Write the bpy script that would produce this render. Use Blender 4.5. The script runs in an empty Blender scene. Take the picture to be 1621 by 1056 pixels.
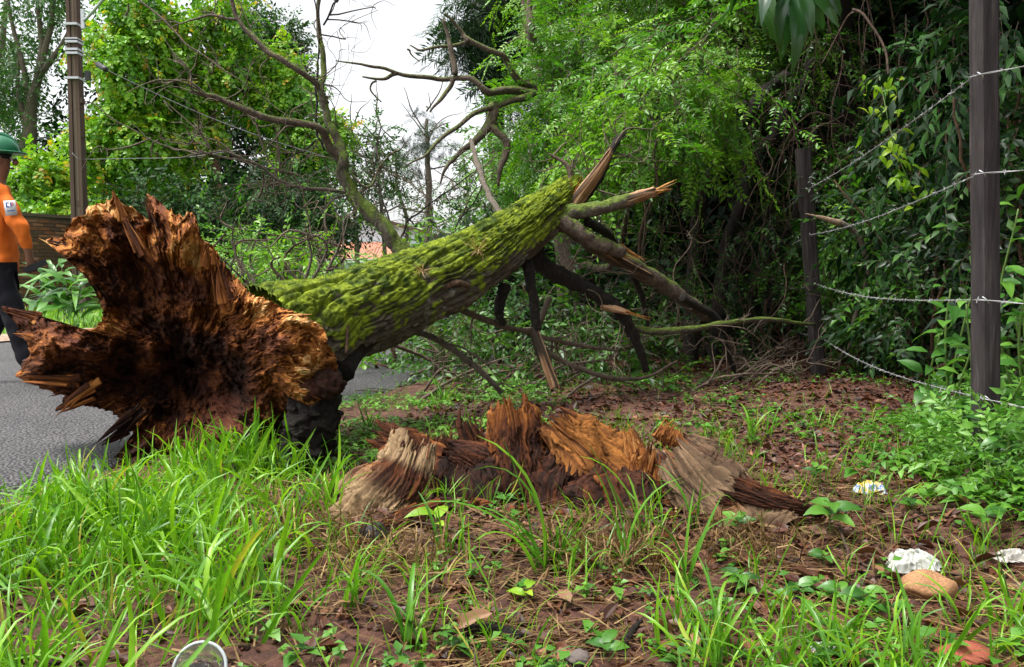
import bpy, math, random
import numpy as np
from mathutils import Vector, Matrix

random.seed(11)
rng = np.random.default_rng(11)
scene = bpy.context.scene
COL = scene.collection

# ---------------------------------------------------------------- camera
F_PX, CX, CY, HOR, CAMH = 1400.0, 810.5, 528.0, 440.0, 0.80
PITCH = math.atan((CY - HOR) / F_PX)
cam_d = bpy.data.cameras.new('camera')
cam_d.sensor_width = 36.0
cam_d.lens = 36.0 * F_PX / 1621.0
cam_d.clip_start = 0.05
cam_d.clip_end = 3000
cam = bpy.data.objects.new('camera', cam_d)
COL.objects.link(cam)
cam.location = (0, 0, CAMH)
cam.rotation_euler = (math.pi / 2 - PITCH, 0, 0)
scene.camera = cam

# ---------------------------------------------------------------- sky and sun (overcast)
SUN_EL, SUN_AZ = math.radians(68), math.radians(-108)      # azimuth from +Y towards +X: high up on the left
world = bpy.data.worlds.new('World')
scene.world = world
world.use_nodes = True
wn = world.node_tree
for n in list(wn.nodes):
    wn.nodes.remove(n)
w_out = wn.nodes.new('ShaderNodeOutputWorld')
w_bg = wn.nodes.new('ShaderNodeBackground')
w_sky = wn.nodes.new('ShaderNodeTexSky')
w_sky.sky_type = 'NISHITA'
w_sky.sun_disc = False
w_sky.sun_elevation = SUN_EL
w_sky.sun_rotation = SUN_AZ
w_sky.dust_density = 4.0
w_sky.air_density = 1.0
w_bw = wn.nodes.new('ShaderNodeRGBToBW')
w_mix = wn.nodes.new('ShaderNodeMixRGB')
w_mix.inputs['Fac'].default_value = 0.88                 # cloud cover takes the blue out of the sky
w_bg.inputs['Strength'].default_value = 0.15
wn.links.new(w_sky.outputs['Color'], w_bw.inputs['Color'])
wn.links.new(w_sky.outputs['Color'], w_mix.inputs['Color1'])
wn.links.new(w_bw.outputs['Val'], w_mix.inputs['Color2'])
wn.links.new(w_mix.outputs['Color'], w_bg.inputs['Color'])
wn.links.new(w_bg.outputs['Background'], w_out.inputs['Surface'])

sun_d = bpy.data.lights.new('sun', 'SUN')
sun_d.energy = 1.5
sun_d.angle = math.radians(18)
sun_d.color = (1.0, 0.965, 0.91)
sun = bpy.data.objects.new('sun', sun_d)
COL.objects.link(sun)
sun.location = (-6, -2, 12)
to_sun = Vector((math.sin(SUN_AZ) * math.cos(SUN_EL), math.cos(SUN_AZ) * math.cos(SUN_EL), math.sin(SUN_EL)))
sun.rotation_euler = to_sun.to_track_quat('Z', 'Y').to_euler()

vs = scene.view_settings
vs.view_transform = 'Standard'
vs.look = 'None'
vs.exposure = 1.55
vs.gamma = 1.0
vs.use_curve_mapping = False
scene.cycles.use_denoising = True
scene.cycles.max_bounces = 5
scene.cycles.diffuse_bounces = 2
scene.cycles.glossy_bounces = 2
scene.cycles.transmission_bounces = 3
scene.cycles.transparent_max_bounces = 5

# ---------------------------------------------------------------- pixel -> place
_sa, _ca = math.sin(PITCH), math.cos(PITCH)
def PA(x, y, d):
    """arrays of photo pixels and distances (along +Y) -> points"""
    x = np.asarray(x, float); y = np.asarray(y, float); d = np.asarray(d, float)
    u = (x - CX) / F_PX; v = (CY - y) / F_PX
    ry = _ca + v * _sa; rz = -_sa + v * _ca
    t = d / ry
    return np.stack([u * t, np.broadcast_to(d, t.shape) + 0 * t, CAMH + rz * t], -1)
def P(x, y, d):
    return PA(x, y, d)
def G(x, y, z=0.0):
    u = (x - CX) / F_PX; v = (CY - y) / F_PX
    rz = -_sa + v * _ca
    t = (z - CAMH) / rz
    return np.array([u * t, (_ca + v * _sa) * t, z])
def nrm(v):
    v = np.asarray(v, float)
    return v / (np.linalg.norm(v, axis=-1, keepdims=True) + 1e-12)

# ---------------------------------------------------------------- noise
def _h(i, j, k):
    n = (i * 374761393 + j * 668265263 + k * 1274126177) & 0xFFFFFFFF
    n = ((n ^ (n >> 13)) * 1274126177) & 0xFFFFFFFF
    n = (n ^ (n >> 16)) & 0xFFFF
    return n / 32767.5 - 1.0
def vn(p):
    p = np.asarray(p, float)
    f = np.floor(p); i = f.astype(np.int64); f = p - f
    f = f * f * f * (f * (f * 6 - 15) + 10)
    a, b, c = i[..., 0], i[..., 1], i[..., 2]
    x, y, z = f[..., 0], f[..., 1], f[..., 2]
    def L(A, B, t): return A + (B - A) * t
    return L(L(L(_h(a, b, c), _h(a + 1, b, c), x), L(_h(a, b + 1, c), _h(a + 1, b + 1, c), x), y),
             L(L(_h(a, b, c + 1), _h(a + 1, b, c + 1), x), L(_h(a, b + 1, c + 1), _h(a + 1, b + 1, c + 1), x), y), z)
def fbm(p, o=4, g=0.5):
    s = 0; a = 1.0; t = 0; p = np.asarray(p, float)
    for k in range(o):
        s = s + a * vn(p * 2 ** k + 17.3 * k); t += a; a *= g
    return s / t
def st(*a):
    return np.stack(np.broadcast_arrays(*a), -1)
def sstep(a, b, x):
    t = np.clip((x - a) / (b - a), 0, 1)
    return t * t * (3 - 2 * t)

# ---------------------------------------------------------------- meshes and objects
def make_mesh(name, V, F, mats, tint=None, col=None, midx=None, smooth=True):
    V = np.ascontiguousarray(V, np.float32); F = np.ascontiguousarray(F, np.int32)
    me = bpy.data.meshes.new(name)
    k = F.shape[1]
    me.vertices.add(len(V)); me.vertices.foreach_set('co', V.ravel())
    me.loops.add(F.size); me.loops.foreach_set('vertex_index', F.ravel())
    me.polygons.add(len(F))
    me.polygons.foreach_set('loop_start', np.arange(0, F.size, k, dtype=np.int32))
    if midx is not None:
        me.polygons.foreach_set('material_index', np.ascontiguousarray(midx, np.int32))
    me.polygons.foreach_set('use_smooth', np.full(len(F), smooth))
    if tint is not None:
        a = me.attributes.new('tint', 'FLOAT', 'POINT')
        a.data.foreach_set('value', np.ascontiguousarray(tint, np.float32))
    if col is not None:
        a = me.attributes.new('col', 'FLOAT_COLOR', 'POINT')
        c4 = np.ones((len(V), 4), np.float32); c4[:, :3] = col
        a.data.foreach_set('color', c4.ravel())
    for m in (mats if isinstance(mats, (list, tuple)) else [mats]):
        me.materials.append(m)
    me.update(calc_edges=True)
    me.validate()
    return me
def link(name, me, parent=None, mat=None):
    o = bpy.data.objects.new(name, me)
    COL.objects.link(o)
    if mat is not None:
        o.matrix_basis = mat
    if parent is not None:
        o.parent = parent
        o.matrix_parent_inverse = parent.matrix_basis.inverted()
    return o
def tag(o, label=None, cat=None, group=None, kind=None):
    if label: o['label'] = label
    if cat: o['category'] = cat
    if group: o['group'] = group
    if kind: o['kind'] = kind
    return o
def thing(name, loc, label, cat, group=None):
    o = bpy.data.objects.new(name, None)
    COL.objects.link(o)
    o.location = [float(c) for c in loc]
    o.empty_display_size = 0.1
    return tag(o, label, cat, group)
def M4(B, pos, s=1.0):
    m = Matrix.Identity(4)
    for i in range(3):
        for j in range(3):
            m[i][j] = float(B[i][j]) * s
        m[i][3] = float(pos[i])
    return m

class Acc:
    def __init__(s): s.V = []; s.F = []; s.T = []; s.M = []; s.C = []; s.n = 0
    def add(s, V, F, t=0.5, m=0, col=None):
        V = np.asarray(V); F = np.asarray(F)
        if F.shape[1] == 4:
            F = np.concatenate([F[:, [0, 1, 2]], F[:, [0, 2, 3]]])
            if np.ndim(m): m = np.concatenate([m, m])
        s.V.append(V); s.F.append(F + s.n); s.n += len(V)
        s.T.append(np.broadcast_to(t, (len(V),))); s.M.append(np.broadcast_to(m, (len(F),)))
        if col is not None: s.C.append(np.broadcast_to(col, (len(V), 3)))
    def mesh(s, name, mats, smooth=True):
        return make_mesh(name, np.concatenate(s.V), np.concatenate(s.F), mats, np.concatenate(s.T),
                         np.concatenate(s.C) if s.C else None, np.concatenate(s.M), smooth)

def frames(d, hint):
    y = nrm(d); x = nrm(np.cross(y, hint)); z = np.cross(x, y)
    return np.stack([x, y, z], -1)
def inst(acc, tm, pos, B, sc, tint):
    """copies of a template (dict V F t m) into one mesh"""
    n = len(tm['V']); m = len(pos)
    sc = np.broadcast_to(sc, (m,))
    V = np.einsum('mij,nj->mni', B, tm['V']) * sc[:, None, None] + pos[:, None, :]
    F = tm['F'][None] + (np.arange(m) * n)[:, None, None]
    t = np.broadcast_to(tint, (m,))[:, None] + tm['t'][None]
    acc.add(V.reshape(-1, 3), F.reshape(-1, 3), t.ravel(), np.tile(tm['m'], m))

def box(c, s, B=None):
    c = np.asarray(c, float); s = np.asarray(s, float) / 2
    V = np.array([[x, y, z] for z in (-1, 1) for y in (-1, 1) for x in (-1, 1)], float) * s
    if B is not None: V = V @ np.asarray(B).T
    F = np.array([[0, 2, 3, 1], [4, 5, 7, 6], [0, 1, 5, 4], [2, 6, 7, 3], [0, 4, 6, 2], [1, 3, 7, 5]])
    return V + c, F
def smooth_path(pts, n):
    pts = np.asarray(pts, float)
    k = len(pts)
    q = np.concatenate([[2 * pts[0] - pts[1]], pts, [2 * pts[-1] - pts[-2]]])
    out = []
    t = np.linspace(0, k - 1, n)
    i = np.minimum(t.astype(int), k - 2); f = (t - i)[:, None]
    p0, p1, p2, p3 = q[i], q[i + 1], q[i + 2], q[i + 3]
    return 0.5 * (2 * p1 + (p2 - p0) * f + (2 * p0 - 5 * p1 + 4 * p2 - p3) * f ** 2 + (3 * p1 - p0 - 3 * p2 + p3) * f ** 3)
def path_frames(p):
    t = nrm(np.gradient(p, axis=0))
    ref = np.array([0.13, 0.21, 1.0])
    if abs(np.dot(nrm(ref), t.mean(0) / (np.linalg.norm(t.mean(0)) + 1e-9))) > 0.93: ref = np.array([1.0, 0.2, 0.1])
    x = np.zeros_like(t); x[0] = nrm(np.cross(ref, t[0]))
    for i in range(1, len(t)):
        v = x[i - 1] - t[i] * np.dot(x[i - 1], t[i]); x[i] = nrm(v)
    return t, x, np.cross(t, x)
def tube(pts, rad, n=None, k=8, crook=0.0, rough=0.0, seed=0.0, cap=True):
    """tapered crooked tube; returns V, F(quads), along(0..1), around"""
    pts = np.asarray(pts, float)
    n = n or max(4, 5 * len(pts))
    p = smooth_path(pts, n)
    s = np.linspace(0, 1, n)
    r = np.interp(s, np.linspace(0, 1, len(rad)), rad)
    if crook:
        L = np.linalg.norm(np.diff(p, axis=0), axis=1).sum()
        w = np.stack([fbm(st(s * L * 2.2 + seed, 3.1 + 7 * j, seed * 1.7), 3) for j in range(3)], -1)
        p = p + w * crook * np.minimum(1, np.minimum(s * 6, 1))[:, None]
    t, x, b = path_frames(p)
    a = np.linspace(0, 2 * np.pi, k, endpoint=False)
    rr = r[:, None] * np.ones(k)
    if rough:
        q = st(np.cos(a)[None] * 2 + seed, np.sin(a)[None] * 2, s[:, None] * n * 0.35)
        rr = rr * (1 + rough * fbm(q, 2))
    V = p[:, None] + rr[..., None] * (np.cos(a)[None, :, None] * x[:, None] + np.sin(a)[None, :, None] * b[:, None])
    V = V.reshape(-1, 3)
    i = np.arange(n - 1)[:, None] * k; j = np.arange(k)[None]
    F = np.stack([i + j, i + (j + 1) % k, i + k + (j + 1) % k, i + k + j], -1).reshape(-1, 4)
    if cap:
        c0 = len(V); V = np.concatenate([V, p[:1], p[-1:] + t[-1:] * r[-1] * 0.5])
        j = np.arange(k); e = (n - 1) * k
        F = np.concatenate([F, np.stack([np.full(k, c0), (j + 1) % k, j, j], -1)[:, :4],
                            np.stack([np.full(k, c0 + 1), e + j, e + (j + 1) % k, e + (j + 1) % k], -1)])
        # triangles stored as quads are split by Acc; drop the degenerate half here
    return V, F
def tube_tris(*a, **kw):
    V, F = tube(*a, **kw)
    T = np.concatenate([F[:, [0, 1, 2]], F[:, [0, 2, 3]]])
    ok = (T[:, 0] != T[:, 1]) & (T[:, 1] != T[:, 2]) & (T[:, 0] != T[:, 2])
    return V, T[ok]
def grid_faces(nu, nv, wrap_u=False):
    """V laid out [v][u]"""
    u = np.arange(nu if wrap_u else nu - 1)[None]; v = np.arange(nv - 1)[:, None]
    return np.stack([v * nu + u, v * nu + (u + 1) % nu, (v + 1) * nu + (u + 1) % nu, (v + 1) * nu + u], -1).reshape(-1, 4)

# ---------------------------------------------------------------- materials
def new_mat(name):
    m = bpy.data.materials.new(name); m.use_nodes = True
    nt = m.node_tree
    return m, nt, nt.nodes['Principled BSDF'], nt.nodes['Material Output']
def ramp(nt, stops, fac):
    r = nt.nodes.new('ShaderNodeValToRGB')
    e = r.color_ramp.elements
    while len(e) < len(stops): e.new(0.5)
    for q, (p, c) in zip(e, stops):
        q.position = p; q.color = (*c, 1)
    nt.links.new(fac, r.inputs['Fac'])
    return r.outputs['Color']
def noise_node(nt, scale, detail=4, vec=None, rough=0.6, dist=0.0):
    n = nt.nodes.new('ShaderNodeTexNoise')
    n.inputs['Scale'].default_value = scale; n.inputs['Detail'].default_value = detail
    n.inputs['Roughness'].default_value = rough; n.inputs['Distortion'].default_value = dist
    if vec is not None: nt.links.new(vec, n.inputs['Vector'])
    return n.outputs['Fac']
def mapping(nt, scale):
    tc = nt.nodes.new('ShaderNodeTexCoord'); mp = nt.nodes.new('ShaderNodeMapping')
    mp.inputs['Scale'].default_value = scale
    nt.links.new(tc.outputs['Object'], mp.inputs['Vector'])
    return mp.outputs['Vector']
def attr(nt, name):
    a = nt.nodes.new('ShaderNodeAttribute'); a.attribute_name = name
    return a
def bump(nt, b, h, strength=0.5, dist=0.01):
    n = nt.nodes.new('ShaderNodeBump')
    n.inputs['Strength'].default_value = strength; n.inputs['Distance'].default_value = dist
    nt.links.new(h, n.inputs['Height']); nt.links.new(n.outputs['Normal'], b.inputs['Normal'])
def mixc(nt, fac, c1, c2, mode='MIX'):
    m = nt.nodes.new('ShaderNodeMixRGB'); m.blend_type = mode
    for s, v in (('Fac', fac), ('Color1', c1), ('Color2', c2)):
        if hasattr(v, 'is_linked') or hasattr(v, 'links'): nt.links.new(v, m.inputs[s])
        elif isinstance(v, (int, float)): m.inputs[s].default_value = v
        else: m.inputs[s].default_value = (*v, 1)
    return m.outputs['Color']
def leaf_mat(name, stops, rough=0.42, trans=0.35, spec=0.45, by_object=False):
    m, nt, b, out = new_mat(name)
    if by_object:
        oi = nt.nodes.new('ShaderNodeObjectInfo'); f = oi.outputs['Random']
    else:
        f = attr(nt, 'tint').outputs['Fac']
    c = ramp(nt, stops, f)
    nz = noise_node(nt, 35.0, 2)
    c = mixc(nt, 0.35, c, ramp(nt, [(0.3, (0.55, 0.6, 0.5)), (0.7, (1.25, 1.2, 1.1))], nz), 'MULTIPLY')
    nt.links.new(c, b.inputs['Base Color'])
    b.inputs['Roughness'].default_value = rough
    b.inputs['Specular IOR Level'].default_value = spec
    tr = nt.nodes.new('ShaderNodeBsdfTranslucent')
    ct = mixc(nt, 1.0, c, (1.25, 1.35, 0.55), 'MULTIPLY')
    nt.links.new(ct, tr.inputs['Color'])
    mx = nt.nodes.new('ShaderNodeMixShader'); mx.inputs['Fac'].default_value = trans
    nt.links.new(b.outputs['BSDF'], mx.inputs[1]); nt.links.new(tr.outputs['BSDF'], mx.inputs[2])
    nt.links.new(mx.outputs['Shader'], out.inputs['Surface'])
    return m
def wood_mat(name, stops, scale=(14, 14, 14), rough=0.75, bstr=0.7, bdist=0.012, spec=0.3):
    m, nt, b, out = new_mat(name)
    v = mapping(nt, scale)
    n = noise_node(nt, 1.0, 6, v, 0.65)
    nt.links.new(ramp(nt, stops, n), b.inputs['Base Color'])
    b.inputs['Roughness'].default_value = rough
    b.inputs['Specular IOR Level'].default_value = spec
    bump(nt, b, noise_node(nt, 2.2, 6, v, 0.7), bstr, bdist)
    return m
def col_mat(name, rough=0.7, fine=60.0, amount=0.5, bstr=0.6, bdist=0.006, spec=0.35):
    """colour from the 'col' attribute, broken up by fine grain"""
    m, nt, b, out = new_mat(name)
    c = attr(nt, 'col').outputs['Color']
    n = noise_node(nt, fine, 5, None, 0.7)
    c = mixc(nt, amount, c, ramp(nt, [(0.25, (0.45, 0.42, 0.4)), (0.55, (1, 1, 1)), (0.8, (1.5, 1.45, 1.35))], n), 'MULTIPLY')
    nt.links.new(c, b.inputs['Base Color'])
    b.inputs['Roughness'].default_value = rough
    b.inputs['Specular IOR Level'].default_value = spec
    bump(nt, b, noise_node(nt, fine * 1.7, 5, None, 0.7), bstr, bdist)
    return m
def plain(name, c, rough=0.6, spec=0.4, metal=0.0, var=0.25, scale=12.0):
    m, nt, b, out = new_mat(name)
    n = noise_node(nt, scale, 5)
    lo = tuple(x * (1 - var) for x in c); hi = tuple(min(1, x * (1 + var)) for x in c)
    nt.links.new(ramp(nt, [(0.3, lo), (0.7, hi)], n), b.inputs['Base Color'])
    b.inputs['Roughness'].default_value = rough
    b.inputs['Specular IOR Level'].default_value = spec
    b.inputs['Metallic'].default_value = metal
    bump(nt, b, noise_node(nt, scale * 4, 4), 0.15, 0.004)
    return m

LM = {}
LM['vine'] = leaf_mat('vine_leaf', [(0.0, (0.03, 0.11, 0.012)), (0.4, (0.1, 0.29, 0.016)), (0.75, (0.22, 0.43, 0.022)), (0.95, (0.38, 0.5, 0.03)), (1.0, (0.62, 0.38, 0.03))])
LM['bright'] = leaf_mat('bright_leaf', [(0.0, (0.02, 0.08, 0.012)), (0.5, (0.08, 0.24, 0.015)), (1.0, (0.22, 0.42, 0.03))], 0.38)
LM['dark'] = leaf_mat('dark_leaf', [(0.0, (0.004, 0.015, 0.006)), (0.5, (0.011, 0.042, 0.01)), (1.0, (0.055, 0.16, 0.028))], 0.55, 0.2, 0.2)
LM['deep'] = leaf_mat('painted_shade_leaf', [(0.0, (0.003, 0.012, 0.005)), (1.0, (0.012, 0.045, 0.01))], 0.65, 0.12, 0.12)  # colour and gloss lowered so the wood interior looks deeply shaded
LM['mid'] = leaf_mat('mid_leaf', [(0.0, (0.006, 0.026, 0.006)), (0.45, (0.03, 0.105, 0.011)), (1.0, (0.13, 0.3, 0.03))], 0.4, 0.3)
LM['blue'] = leaf_mat('feathery_leaf', [(0.0, (0.008, 0.028, 0.014)), (0.6, (0.02, 0.06, 0.025)), (1.0, (0.05, 0.11, 0.04))], 0.5, 0.2)
LM['grey'] = leaf_mat('far_leaf', [(0.0, (0.025, 0.08, 0.02)), (0.6, (0.07, 0.18, 0.03)), (1.0, (0.15, 0.28, 0.04))], 0.5, 0.3)
LM['grass'] = leaf_mat('grass_blade_green', [(0.0, (0.03, 0.11, 0.008)), (0.45, (0.115, 0.3, 0.014)), (0.85, (0.25, 0.47, 0.022)), (1.0, (0.36, 0.33, 0.05))], 0.36, 0.4, 0.5)
LM['dry'] = leaf_mat('dry_straw', [(0.0, (0.05, 0.024, 0.012)), (0.5, (0.14, 0.08, 0.034)), (1.0, (0.36, 0.25, 0.12))], 0.7, 0.15, 0.2)
LM['litter'] = leaf_mat('dead_leaf', [(0.0, (0.018, 0.009, 0.007)), (0.4, (0.065, 0.022, 0.012)), (0.75, (0.14, 0.048, 0.022)), (1.0, (0.28, 0.14, 0.07))], 0.5, 0.08, 0.4)
LM['cover'] = leaf_mat('ground_leaf', [(0.0, (0.025, 0.09, 0.014)), (0.5, (0.07, 0.21, 0.022)), (1.0, (0.17, 0.36, 0.05))], 0.42, 0.32)
LM['big'] = leaf_mat('broad_leaf', [(0.0, (0.03, 0.1, 0.02)), (0.5, (0.06, 0.18, 0.025)), (1.0, (0.13, 0.3, 0.04))], 0.36, 0.3, 0.5, True)
LM['lime'] = leaf_mat('lime_leaf', [(0.0, (0.17, 0.36, 0.02)), (0.5, (0.28, 0.5, 0.025)), (1.0, (0.4, 0.55, 0.04))], 0.4, 0.45, 0.4, True)
LM['hang'] = leaf_mat('glossy_dark_leaf', [(0.0, (0.012, 0.05, 0.016)), (0.6, (0.025, 0.085, 0.02)), (1.0, (0.05, 0.15, 0.025))], 0.25, 0.25, 0.6, True)
LM['blade'] = leaf_mat('tuft_blade', [(0.0, (0.05, 0.17, 0.012)), (0.5, (0.1, 0.28, 0.018)), (1.0, (0.2, 0.4, 0.03))], 0.35, 0.4, 0.5, True)
LM['deadpart'] = leaf_mat('fallen_dead_leaf', [(0.0, (0.045, 0.018, 0.011)), (0.5, (0.12, 0.046, 0.022)), (1.0, (0.26, 0.14, 0.07))], 0.5, 0.08, 0.4, True)

WM = {}
WM['twig'] = wood_mat('twig_bark', [(0.3, (0.05, 0.035, 0.025)), (0.7, (0.16, 0.12, 0.085))], (30, 30, 30))
WM['liana'] = wood_mat('dry_vine', [(0.3, (0.02, 0.011, 0.008)), (0.7, (0.1, 0.06, 0.04))], (30, 30, 30))
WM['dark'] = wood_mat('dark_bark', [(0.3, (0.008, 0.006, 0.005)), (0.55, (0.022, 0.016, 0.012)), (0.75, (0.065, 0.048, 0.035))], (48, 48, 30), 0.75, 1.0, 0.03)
WM['grey'] = wood_mat('grey_bark', [(0.3, (0.07, 0.055, 0.04)), (0.55, (0.17, 0.14, 0.105)), (0.75, (0.3, 0.26, 0.2))], (40, 40, 30), 0.8, 1.0, 0.03)
WM['brown'] = wood_mat('brown_bark', [(0.3, (0.06, 0.033, 0.02)), (0.7, (0.24, 0.14, 0.085))], (45, 45, 30), 0.8, 1.0, 0.025)
WM['fresh'] = wood_mat('fresh_split_wood', [(0.25, (0.26, 0.09, 0.03)), (0.5, (0.48, 0.22, 0.085)), (0.75, (0.62, 0.38, 0.19))], (60, 60, 8), 0.6, 0.8, 0.008)
def mossy(name, cov=0.5, bark=((0.05, 0.04, 0.03), (0.2, 0.16, 0.12))):
    m, nt, b, out = new_mat(name)
    v = mapping(nt, (42, 42, 32))
    n = noise_node(nt, 1.0, 6, v, 0.65)
    c = ramp(nt, [(0.3, bark[0]), (0.7, bark[1])], n)
    geo = nt.nodes.new('ShaderNodeNewGeometry'); sx = nt.nodes.new('ShaderNodeSeparateXYZ')
    nt.links.new(geo.outputs['Normal'], sx.inputs['Vector'])
    ma = nt.nodes.new('ShaderNodeMath'); ma.operation = 'MULTIPLY_ADD'
    nt.links.new(sx.outputs['Z'], ma.inputs[0]); ma.inputs[1].default_value = 0.35
    nt.links.new(noise_node(nt, 9.0, 5, None, 0.7), ma.inputs[2])
    f = ramp(nt, [(1.0 - cov - 0.08, (0, 0, 0)), (1.0 - cov + 0.08, (1, 1, 1))], ma.outputs[0])
    moss = ramp(nt, [(0.3, (0.045, 0.08, 0.01)), (0.6, (0.14, 0.2, 0.016)), (0.8, (0.26, 0.32, 0.03))], noise_node(nt, 26.0, 4))
    nt.links.new(mixc(nt, f, c, moss), b.inputs['Base Color'])
    b.inputs['Roughness'].default_value = 0.85
    bump(nt, b, noise_node(nt, 1.3, 6, v, 0.7), 1.0, 0.035)
    return m
WM['mossy'] = mossy('mossy_bark', 0.5)
WM['mossy2'] = mossy('lightly_mossy_bark', 0.32, ((0.04, 0.03, 0.022), (0.2, 0.14, 0.1)))
WM['col'] = col_mat('rotten_wood', 0.85, 75.0, 0.6, 0.8, 0.006, 0.15)
WM['trunk'] = col_mat('moss_and_bark', 0.85, 45.0, 0.55, 0.7, 0.008, 0.2)

# ---------------------------------------------------------------- leaf templates
def T(V, F, t=None, m=None):
    V = np.asarray(V, float); F = np.asarray(F, int)
    return dict(V=V, F=F, t=np.zeros(len(V)) if t is None else np.asarray(t, float), m=np.zeros(len(F), int) if m is None else np.asarray(m, int))
def leaf2(w=0.4, fold=0.08):
    return T([[0, 0, 0], [-w / 2, .45, fold], [0, 1, -.05], [w / 2, .45, fold]], [[0, 2, 1], [0, 3, 2]])
def leaf4(w=0.45, fold=0.1, dr=0.12):
    return T([[0, 0, 0], [-w / 2, .42, fold], [w / 2, .42, fold], [0, .5, 0], [0, 1, -dr]], [[0, 3, 1], [0, 2, 3], [3, 4, 1], [3, 2, 4]])
def leaf8(w=0.5, fold=0.1, dr=0.2):
    V = [[0, 0, 0], [0, .35, .02], [0, .7, -dr * .35], [0, 1, -dr]]
    V += [[-w * .36, .15, fold * .6], [-w / 2, .4, fold], [-w * .36, .7, fold * .6 - dr * .3], [w * .36, .15, fold * .6], [w / 2, .4, fold], [w * .36, .7, fold * .6 - dr * .3]]
    F = [[0, 1, 4], [1, 5, 4], [1, 2, 5], [2, 6, 5], [2, 3, 6], [0, 7, 1], [1, 7, 8], [1, 8, 2], [2, 8, 9], [2, 9, 3]]
    return T(V, F)
def leaf_vine5(w=1.0):
    V = [[0, 0, 0], [-.5 * w, .12, .1], [-.36 * w, .58, .04], [0, 1, -.1], [.36 * w, .58, .04], [.5 * w, .12, .1], [0, .4, -.05]]
    return T(V, [[6, 1, 0], [6, 2, 1], [6, 3, 2], [6, 4, 3], [6, 5, 4], [6, 0, 5]])
def leaf_vine(w=1.0):
    rim = [(0, 0), (-.42, -.12), (-.55, .25), (-.38, .45), (-.25, .8), (0, 1.0), (.25, .8), (.38, .45), (.55, .25), (.42, -.12)]
    V = [[0, .38, -.06]] + [[x * w, y, .1 * abs(x) * 2 - .08 * max(0, y)] for x, y in rim]
    F = [[0, i + 2 if i < 9 else 1, i + 1] for i in range(10)]
    return T(V, F)
def combine(parts):
    V = []; F = []; t = []; m = []; n = 0
    for q in parts:
        V.append(q['V']); F.append(q['F'] + n); t.append(q['t']); m.append(q['m']); n += len(q['V'])
    return dict(V=np.concatenate(V), F=np.concatenate(F), t=np.concatenate(t), m=np.concatenate(m))
def xf(tm, B, pos, s, t=0.0, m=None):
    return dict(V=(tm['V'] * s) @ np.asarray(B).T + pos, F=tm['F'], t=tm['t'] + t, m=tm['m'] if m is None else np.full(len(tm['F']), m))
def twig_T(pts, r0, r1, k=3):
    pts = np.asarray(pts)[[0, len(pts) // 2, -1]] if len(pts) > 3 else pts
    V, F = tube_tris(pts, [r0, r1], n=len(pts), k=k, cap=False)
    return T(V, F, None, np.ones(len(F), int))
def spray(lf, n=10, L=0.4, leaf=0.09, droop=0.4, ang=55, side=0.5, r=0.003, seed=0, pend=0.25):
    """a twig with alternate leaves; +Y is the way it grows, +Z is up"""
    q = np.random.default_rng(seed)
    ts = np.linspace(0, 1, 5)
    pts = np.stack([0.08 * L * np.sin(ts * 3 + seed), ts * L, -droop * L * ts ** 2], -1)
    parts = [twig_T(pts, r, r * .4)]
    for i in range(n):
        t = 0.12 + 0.88 * (i + q.random() * .5) / n
        p = np.array([np.interp(t, ts, pts[:, j]) for j in range(3)])
        sd = 1 if i % 2 else -1
        a = math.radians(ang + q.normal() * 14) * (1 - .75 * (i == n - 1))
        d = np.array([sd * math.sin(a), math.cos(a), q.normal() * .3 - pend])
        hint = np.array([q.normal() * side, q.normal() * side, 1.0])
        parts.append(xf(lf, frames(d, hint), p, leaf * (0.7 + .55 * q.random()), q.normal() * .1))
    return combine(parts)
def pinnate(lf, pairs=7, L=0.26, leaf=0.055, droop=0.35, seed=0, ang=65):
    q = np.random.default_rng(seed)
    ts = np.linspace(0, 1, 3)
    pts = np.stack([0.04 * L * np.sin(ts * 3 + seed), ts * L, -droop * L * ts ** 2], -1)
    parts = [twig_T(pts, .0016, .0008)]
    for i in range(pairs * 2 + 1):
        t = 1.0 if i == pairs * 2 else 0.18 + 0.8 * (i // 2) / pairs
        p = np.array([np.interp(t, ts, pts[:, j]) for j in range(3)])
        sd = 1 if i % 2 else -1
        a = 0 if i == pairs * 2 else math.radians(ang + q.normal() * 8)
        d = np.array([sd * math.sin(a), math.cos(a), -.15 + q.normal() * .15])
        parts.append(xf(lf, frames(d, np.array([q.normal() * .25, q.normal() * .25, 1.0])), p, leaf * (.8 + .35 * q.random()), q.normal() * .06))
    return combine(parts)
def branchlet(tpls, n=7, L=0.5, droop=0.4, seed=0, r=0.005, ang=50):
    q = np.random.default_rng(seed + 99)
    ts = np.linspace(0, 1, 5)
    pts = np.stack([0.1 * L * np.sin(ts * 4 + seed), ts * L, -droop * L * ts ** 2], -1)
    parts = [twig_T(pts, r, r * .4)]
    for i in range(n):
        t = .2 + .8 * i / (n - 1)
        p = np.array([np.interp(t, ts, pts[:, j]) for j in range(3)])
        sd = 1 if i % 2 else -1
        a = math.radians(ang + q.normal() * 15) * (0 if i == n - 1 else 1)
        d = np.array([sd * math.sin(a), math.cos(a), -.2 + q.normal() * .25])
        parts.append(xf(tpls[i % len(tpls)], frames(d, np.array([q.normal() * .4, q.normal() * .4, 1.0])), p, .8 + .4 * q.random(), q.normal() * .08))
    return combine(parts)

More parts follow.
